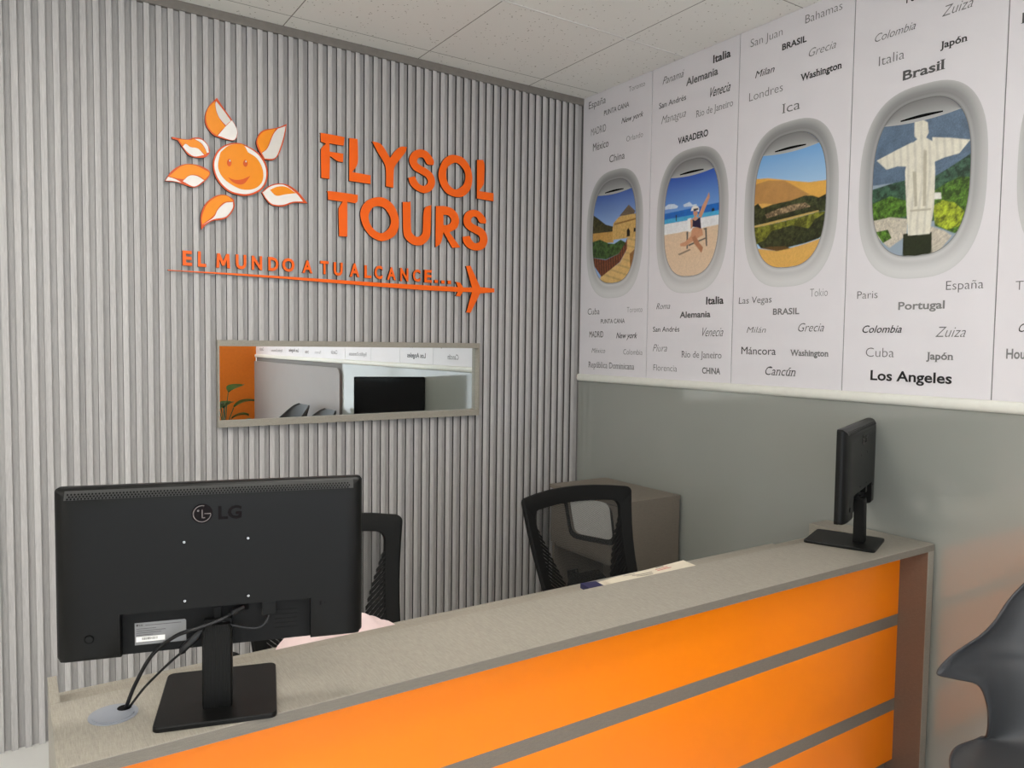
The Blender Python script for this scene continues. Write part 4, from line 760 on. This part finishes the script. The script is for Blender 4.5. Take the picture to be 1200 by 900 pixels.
    for hwid, y0, z in prof:
        r = [(-hwid, -0.0148, z), (-hwid, y0 + 0.003, z), (-hwid + 0.003, y0, z)]
        for k in range(1, 24):
            uu = -hwid + 0.003 + (2 * hwid - 0.006) * k / 24; r.append((uu, y0 + (0.0006 if k % 2 else 0.0), z))
        r += [(hwid - 0.003, y0, z), (hwid, y0 + 0.003, z), (hwid, -0.0148, z)]; rows.append(r)
    V = grid(b, rows, closed=True); b.faces.new(V[0]); b.faces.new(V[-1])
    nk = obj('stand_column', b, M['black'], t)
    b = nb(); box(b, -0.022, 0.024, -0.030, -0.0145, 0.118, 0.160, 0.003); box(b, -0.006, 0.006, -0.024, -0.0145, 0.160, 0.180, 0.001); obj('hinge', b, M['blackm'], t)
    b = nb(); o1 = [(p[0], p[1]) for p in rr(0.0985, -0.0935, 0.1245, 0.012, 4)]
    loops = [[(x * 0.985, (y - 0.0155) * 0.985 + 0.0155, z) if s else (x, y, z) for x, y in o1] for z, s in ((0.0005, 0), (0.0065, 0), (0.0088, 1))]
    V = grid(b, loops, closed=True); b.faces.new(V[0]); b.faces.new(V[-1]); obj('stand_base', b, M['black'], t)
    return t
th1 = R_(-15.61)
m1 = make_monitor('large black monitor seen from behind beside the round cable grommet on the counter', (0.2973 + 0.003 * math.cos(th1), 1.3945 + 0.003 * math.sin(th1), CT), th1)
m2 = make_monitor('black monitor at the right end of the counter, turned almost edge-on', (2.324, 1.453, CT), R_(21.5))

# cables of the near monitor, down into the grommet
def near(p):
    c, s = math.cos(th1), math.sin(th1); return (m1.location.x + p[0] * c - p[1] * s, m1.location.y + p[0] * s + p[1] * c, CT + p[2])
c1 = [(-0.1531, 0.014, 0.0026), (-0.1377, 0.005, 0.0439), (-0.1079, -0.01, 0.0998), (-0.0686, -0.034, 0.1379), (-0.0331, -0.053, 0.1547), (0.0106, -0.046, 0.166), (0.030, -0.030, 0.1725)]
c2 = [(-0.1477, 0.014, 0.0026), (-0.1215, 0.005, 0.0388), (-0.085, -0.01, 0.0789), (-0.060, -0.030, 0.106)]
pl = [(-0.060, -0.030, 0.106), (-0.0565, -0.033, 0.111), (-0.0548, -0.0345, 0.1158), (-0.034, -0.036, 0.135), (-0.026, -0.034, 0.143)]
c3 = [(-0.026, -0.034, 0.143), (0.0, -0.031, 0.158), (0.026, -0.033, 0.1475), (0.0639, -0.035, 0.1393), (0.082, -0.033, 0.149), (0.0865, -0.025, 0.162)]
t = thing('video_cable', 'thicker black cable running from the near monitor down into the grommet', 'cable', near(c1[0]))
o0 = Vector(near(c1[0]))
b = nb(); tube(b, [Vector(near(p)) - o0 for p in spline(c1, 6)], 0.0034, 10); obj('cord', b, M['cable'], t, True)
b = nb(); tube(b, [Vector(near(p)) - o0 for p in ((0.022, -0.036, 0.170), (0.042, -0.0225, 0.1755))], 0.006, 8); obj('plug', b, M['cable'], t, True)
t = thing('power_cable', 'thinner black cable with a plug hanging beside the monitor stand', 'cable', near(c2[0])); o0 = Vector(near(c2[0]))
b = nb(); tube(b, [Vector(near(p)) - o0 for p in spline(c2, 6)], 0.0022, 8); tube(b, [Vector(near(p)) - o0 for p in spline(c3, 6)], 0.0026, 8); obj('cord', b, M['cable'], t, True)
b = nb(); tube(b, [Vector(near(p)) - o0 for p in pl], [0.003, 0.006, 0.0068, 0.0068, 0.004], 10); obj('plug', b, M['cable'], t, True)

# ---------------------------------------------------------------- office chairs with mesh backs (sitter faces local -y)
def make_chair(label, loc, rz, pad):
    t = thing('office_chair', label, 'chair', loc, rz, 'mesh office chairs behind the counter')
    def S(u, v, d=0.0):
        # back surface: u -1..1 across, v 0 (bottom) .. 1 (top); d = offset backwards
        w = 0.196 + 0.045 * v ** 1.2
        if v > 0.5: w += 0.004 * (v - 0.5)
        z = 0.56 + 0.420 * v + 0.016 * (1 - u * u) * v
        y = -0.03 + 0.165 * v + 0.045 * math.sin(math.pi * min(1, v)) * 0.5 - 0.045 * u * u * (0.55 + 0.45 * v)
        return (u * w, y + d, z)
    # outer frame band
    def rim(f, r):      # rounded rectangle in (u, v), inset by f
        pts = []
        k = 6
        for cu_, cv_, a0 in ((1 - f - r, 1 - f * 0.62 - r * .6, 0), (-1 + f + r, 1 - f * 0.62 - r * .6, 90), (-1 + f + r, f * 0.55 + r * .6, 180), (1 - f - r, f * 0.55 + r * .6, 270)):
            for i in range(k + 1):
                a = R_(a0 + 90 * i / k); pts.append((cu_ + r * math.cos(a), cv_ + r * 0.6 * math.sin(a)))
        out = []
        for i in range(len(pts)):
            p, q = pts[i], pts[(i + 1) % len(pts)]; n = 7 if math.hypot(p[0] - q[0], p[1] - q[1]) > 0.3 else 1
            for j in range(n): out.append((p[0] + (q[0] - p[0]) * j / n, p[1] + (q[1] - p[1]) * j / n))
        return out
    A, B_ = rim(0.0, 0.07), rim(0.20, 0.10)
    b = nb(); rows = [[S(u, v, 0.008) for u, v in A], [S(u, v, -0.004) for u, v in A], [S(u, v, -0.010) for u, v in rim(0.03, 0.07)], [S(u, v, -0.006) for u, v in rim(0.19, 0.10)], [S(u, v, 0.006) for u, v in B_]]
    rows.append([S(u, v, 0.018) for u, v in rim(0.10, 0.08)]); rows.append(rows[0])
    V = grid(b, rows, closed=True); bmesh.ops.remove_doubles(b, verts=b.verts[:], dist=1e-5)
    bf = obj('back_frame', b, M['chairf'], t, True)
    b = nb(); grid(b, [[S(-0.84 + 1.68 * i / 14, 0.09 + 0.83 * j / 14, 0.003) for i in range(15)] for j in range(15)]); obj('back_mesh', b, M['mesh'], t)
    # fan of slanting bars on both sides, dark foot of the back between them
    for s in (-1, 1):
        b = nb()
        for k in range(15):
            v = 0.10 + k * 0.046; lenu = 0.50 * (1 - k / 16)
            p = [(s * 0.83, v + lenu * 0.42), (s * (0.83 - lenu), v - 0.02), (s * (0.83 - lenu), v - 0.02 - 0.02), (s * 0.83, v + lenu * 0.42 - 0.024)]
            f0 = [b.verts.new(S(u, max(.05, vv), -0.003)) for u, vv in p]; f1 = [b.verts.new(S(u, max(.05, vv), 0.002)) for u, vv in p]
            for i in range(4): b.faces.new((f0[i], f0[(i + 1) % 4], f1[(i + 1) % 4], f1[i]))
            b.faces.new(f0); b.faces.new(f1[::-1])
        obj('side_bars', b, M['chairf'], t)
    b = nb(); rows = []
    for j in range(9):
        v = 0.04 + 0.30 * j / 8; h = 0.86 - 0.55 * (j / 8); rows.append([S(-h + 2 * h * i / 10, v, 0.010) for i in range(11)])
    grid(b, rows); obj('back_plate', b, M['chairf'], t)
    # dark ring and paler patch standing in for a bright shape behind the mesh
    def Q(f, r):
        c = [(0.66 - f, 0.845 + f * .4), (-0.06 + f, 0.93 - f * .5), (-0.05 + f, 0.63 + f * .5), (0.67 - f, 0.54 + f * .7)]; out = []
        for i in range(4):
            p0, p1, p2 = np.array(c[i - 1]), np.array(c[i]), np.array(c[(i + 1) % 4]); a_ = p1 + (p0 - p1) * r; d_ = p1 + (p2 - p1) * r
            for k in range(6):
                s2 = k / 5; out.append(tuple((1 - s2) ** 2 * a_ + 2 * s2 * (1 - s2) * p1 + s2 * s2 * d_))
        return out
    if pad:
     b = nb(); grid(b, [[S(u, v, 0.014) for u, v in Q(-0.07, .2)], [S(u, v, 0.010) for u, v in Q(-0.06, .2)], [S(u, v, 0.010) for u, v in Q(-0.01, .2)], [S(u, v, 0.014) for u, v in Q(0.0, .2)]], closed=True)
     obj('patch_ring', b, M['chairf'], t, True)
     b = nb(); b.faces.new([b.verts.new(S(u, v, 0.0015)) for u, v in Q(0.01, .2)]); o = obj('seen_through_patch', b, M['pad'], t); o['label'] = 'pale patch seen through the back mesh'
    # seat, arms, base
    b = nb(); rows = []
    for (z, s) in ((0.43, 0.86), (0.44, 0.98), (0.47, 1.0), (0.495, 0.97), (0.50, 0.86)):
        rows.append([(0.24 * s * q[0], -0.155 + 0.215 * s * q[1], z - 0.015 * max(0, -q[1]) ** 3) for q in [sup(2 * math.pi * k / 40, 1, 1, 4) for k in range(40)]])
    V = grid(b, rows, closed=True); b.faces.new(V[0]); b.faces.new(V[-1]); obj('seat', b, M['seatf'], t, True)
    b = nb(); tube(b, [(0, 0.02, 0.44), (0, 0.06, 0.47), (0, 0.08, 0.58), (0, 0.12, 0.70)], [0.028, 0.028, 0.024, 0.02], 10); obj('back_bracket', b, M['chairf'], t, True)
    for s in (-1, 1):
        b = nb(); tube(b, [(s * 0.2, -0.16, 0.44), (s * 0.275, -0.16, 0.45), (s * 0.285, -0.15, 0.55), (s * 0.28, -0.14, 0.672)], 0.014, 10)
        ap = obj('armrest', b, M['chairf'], t, True)
        b = nb(); rows = []
        for z, q in ((0.672, .9), (0.68, 1), (0.692, 1), (0.698, .88)): rows.append([(s * 0.28 + 0.042 * q * c_[0], -0.13 + 0.125 * q * c_[1], z) for c_ in [sup(2 * math.pi * k / 28, 1, 1, 3.2) for k in range(28)]])
        V = grid(b, rows, closed=True); b.faces.new(V[0]); b.faces.new(V[-1]); obj('arm_pad', b, M['chairf'], ap, True)
    b = nb(); tube(b, [(0, -0.18, 0.10), (0, -0.18, 0.28)], 0.028, 14); tube(b, [(0, -0.18, 0.28), (0, -0.18, 0.435)], 0.016, 12); obj('gas_column', b, M['chairf'], t, True)
    for k in range(5):
        a = R_(72 * k + 90); dx, dy = math.cos(a), math.sin(a)
        b = nb(); tube(b, [(dx * 0.02, -0.18 + dy * 0.02, 0.115), (dx * 0.16, -0.18 + dy * 0.16, 0.10), (dx * 0.29, -0.18 + dy * 0.29, 0.075)], [0.026, 0.022, 0.016], 8); lg = obj('base_leg', b, M['chairf'], t, True)
        b = nb()
        for e in (-1, 1):
            cx_, cy_ = dx * 0.29 - dy * 0.014 * e, -0.18 + dy * 0.29 + dx * 0.014 * e
            tube(b, [(cx_ + dy * 0.008, cy_ - dx * 0.008, 0.0275), (cx_ - dy * 0.008, cy_ + dx * 0.008, 0.0275)], 0.027, 16)
        obj('caster', b, M['blackm'], lg, True)
    return t
make_chair('black mesh office chair in front of the corner cabinet', (1.650, 1.965, 0), 0, True)
make_chair('black mesh office chair half hidden behind the near monitor', (0.722, 1.985, 0), R_(-5), False)

# ---------------------------------------------------------------- things left on the shelf and desk
t = thing('newspaper', 'folded newspaper lying on the shelf behind the counter', 'newspaper', (1.545, 1.600, 0.8113), R_(1.5))
for L in range(3):
    b = nb(); rows = []
    for j in range(8):
        f = j / 7; r = []
        for i in range(15):
            g = i / 14; x = -0.172 + 0.345 * g + 0.012 * L; y = -0.06 + (0.108 - 0.010 * L) * f + 0.01 * g
            z = 0.002 + 0.005 * L + 0.016 * math.exp(-((g - 0.18) / 0.16) ** 2) * (0.3 + 0.25 * L) * (1.2 - f) + 0.007 * f * (0.4 + 0.6 * g)
            r.append((x, y, z))
        rows.append(r)
    V = grid(b, rows); sh = obj('sheet', b, M['news'], t, True)
    if L == 2:
        for nm, mm, spans in (('print_lines', 'inkblack', [(0.28, 0.52, 0.72), (0.30, 0.5, 0.60), (0.2, 0.34, 0.84), (0.62, 0.72, 0.92)]), ('red_print', 'inkred', [(0.58, 0.74, 0.80), (0.58, 0.76, 0.70)])):
            b = nb()
            for g0, g1, f in spans:
                a_ = []; c_ = []
                for q in range(12):
                    g = g0 + (g1 - g0) * q / 11
                    for lst, ff in ((a_, f), (c_, f + 0.035)):
                        z = 0.0028 + 0.010 + 0.016 * math.exp(-((g - 0.18) / 0.16) ** 2) * 0.8 * (1.2 - ff) + 0.007 * ff * (0.4 + 0.6 * g)
                        lst.append((-0.172 + 0.345 * g + 0.024, -0.06 + 0.088 * ff + 0.01 * g, z))
                grid(b, [a_, c_])
            obj(nm, b, M[mm], sh)
t = thing('folder', 'small dark blue folder beside the newspaper', 'folder', (1.358, 1.605, 0.8113), R_(-8))
b = nb(); box(b, -0.030, 0.018, -0.045, 0.035, 0.0, 0.003, 0.0008); box(b, -0.030, 0.018, -0.045, 0.035, 0.011, 0.014, 0.0008); box(b, -0.0325, -0.0295, -0.045, 0.035, 0.0, 0.014, 0.0008); obj('cover', b, M['navy'], t)
b = nb(); box(b, -0.029, 0.017, -0.043, 0.033, 0.003, 0.011); obj('pages', b, M['paper'], t)
b = nb(); rows = []
for j in range(22):
    r = []
    for i in range(34):
        g, f = i / 33, j / 21; x = -0.16 + 0.32 * g; y = -0.075 + 0.15 * f
        e = max(0, 1 - abs(2 * g - 1) ** 2.4) * max(0, 1 - abs(2 * f - 1) ** 2.6)
        h = 0.082 * e ** 0.6 * (0.72 + 0.28 * math.cos((g - 0.33) * 3.4)) + 0.010 * e * math.sin(g * 19 + f * 6) + 0.006 * e * math.sin(f * 17 - g * 8)
        r.append((x + 0.012 * math.sin(f * 7) * (1 - e), y + 0.010 * math.sin(g * 9) * (1 - e), 0.0015 + max(0, h)))
    rows.append(r)
grid(b, rows); o = obj('folded_cloth', b, M['pink'], None, True); o.location = (0.68, 1.757, 0.74)
tag(o, 'pale pink cloth heaped on the desk beside the near monitor', 'cloth')

# ---------------------------------------------------------------- grey shell armchairs (sitter faces local -y)
def make_shell(label, loc, rz):
    t = thing('shell_chair', label, 'chair', loc, rz, 'grey shell chairs along the right wall')
    # rows: (z, y at the middle, half width, y at the ends, power)
    K = [(0.415, -0.275, 0.190, -0.255, 1.0), (0.442, -0.255, 0.225, -0.225, 1.0), (0.442, -0.15, 0.262, -0.13, 1.0), (0.430, -0.02, 0.270, -0.02, 1.0), (0.430, 0.10, 0.256, 0.06, 1.0),
         (0.448, 0.165, 0.238, 0.06, 1.0), (0.50, 0.20, 0.228, 0.04, .9), (0.56, 0.215, 0.230, 0.025, .8), (0.615, 0.225, 0.246, -0.005, .7), (0.645, 0.232, 0.280, -0.09, .62), (0.668, 0.238, 0.296, -0.150, .6),
         (0.695, 0.246, 0.288, -0.070, .62), (0.722, 0.252, 0.262, 0.045, .7), (0.755, 0.260, 0.244, 0.105, .75), (0.80, 0.270, 0.230, 0.155, .85), (0.84, 0.280, 0.210, 0.195, .9), (0.88, 0.291, 0.18, 0.24, 1.0), (0.90, 0.297, 0.13, 0.27, 1.0)]
    K = spline(K, 4); b = nb(); rows = []
    for ri, (z, yb, hw, ye, p) in enumerate(K):
        r = []
        for i in range(33):
            s = -1 + 2 * i / 32; a = s * math.pi / 2
            x = hw * math.sin(a); y = ye + (yb - ye) * max(0, math.cos(a)) ** p
            dz = 0.022 * (abs(s) ** 3) * max(0.0, 1 - abs(ri / 4 - 2.6) / 2.6)
            r.append((x, y, z + dz))
        rows.append(r)
    V = grid(b, rows)
    bmesh.ops.recalc_face_normals(b, faces=b.faces[:])
    sh = obj('shell', b, M['shell'], t, True); md = sh.modifiers.new('thickness', 'SOLIDIFY'); md.thickness = 0.006; md.offset = 1
    b = nb(); box(b, -0.10, 0.10, -0.14, 0.06, 0.385, 0.405, 0.004); tube(b, [(0, -0.04, 0.40), (0, -0.04, 0.434)], 0.05, 16); obj('seat_bracket', b, M['blackm'], t)
    for sx in (-1, 1):
        for sy in (-1, 1):
            b = nb(); tube(b, [(sx * 0.07, -0.04 + sy * 0.07, 0.40), (sx * 0.23, -0.02 + sy * 0.22, 0.0)], [0.016, 0.011], 10); obj('leg', b, M['wood'], t, True)
    return t
make_shell('grey plastic shell armchair cut off at the right edge beside the counter', (2.16, 0.70, 0), R_(-82))
make_shell('nearer of the two grey shell armchairs seen in the wall mirror', (2.16, 0.07, 0), R_(-88))
make_shell('farther of the two grey shell armchairs seen in the wall mirror', (2.16, -0.56, 0), R_(-89))

# ---------------------------------------------------------------- potted plant by the orange wall (seen in the mirror)
t = thing('potted_plant', 'leafy green plant in a white pot in front of the orange wall', 'plant', (2.12, -2.08, 0))
b = nb(); rows = []
for z, r in ((0.0, 0.12), (0.01, 0.13), (0.30, 0.17), (0.32, 0.17), (0.32, 0.155), (0.28, 0.15)): rows.append([(r * math.cos(2 * math.pi * k / 32), r * math.sin(2 * math.pi * k / 32), z) for k in range(32)])
V = grid(b, rows, closed=True); b.faces.new(V[0]); obj('pot', b, M['pot'], t, True)
b = nb(); disc(b, (0, 0, 0.285), 'z', 0.149, 32); obj('soil', b, M['soil'], t)
rs = random.Random(11)
for k in range(9):
    a = k * 2.4; reach = 0.05 + 0.10 * rs.random(); top = 0.55 + 0.38 * rs.random(); L = 0.22 + 0.06 * rs.random()
    tip = Vector((reach * math.cos(a), reach * math.sin(a), top))
    b = nb(); tube(b, spline([(0.03 * math.cos(a), 0.03 * math.sin(a), 0.28), (tip.x * 0.35, tip.y * 0.35, 0.28 + (top - 0.28) * 0.6), tuple(tip)], 5), 0.005, 6); st = obj('stem', b, M['leaf'], t, True)
    dirv = Vector((math.cos(a) * 0.75, math.sin(a) * 0.75, 0.55)).normalized(); side = Vector((-math.sin(a), math.cos(a), 0)); b = nb(); rows = []
    for j in range(9):
        f = j / 8; w = 0.10 * math.sin(math.pi * min(1, f * 0.97 + 0.02)) ** 0.8; c_ = tip + dirv * L * f - Vector((0, 0, 0.10 * f * f))
        rows.append([tuple(c_ + side * w * q + Vector((0, 0, 0.022 * abs(q)))) for q in (-1, -0.5, 0, 0.5, 1)])
    grid(b, rows); obj('leaf', b, M['leaf'], t, True)
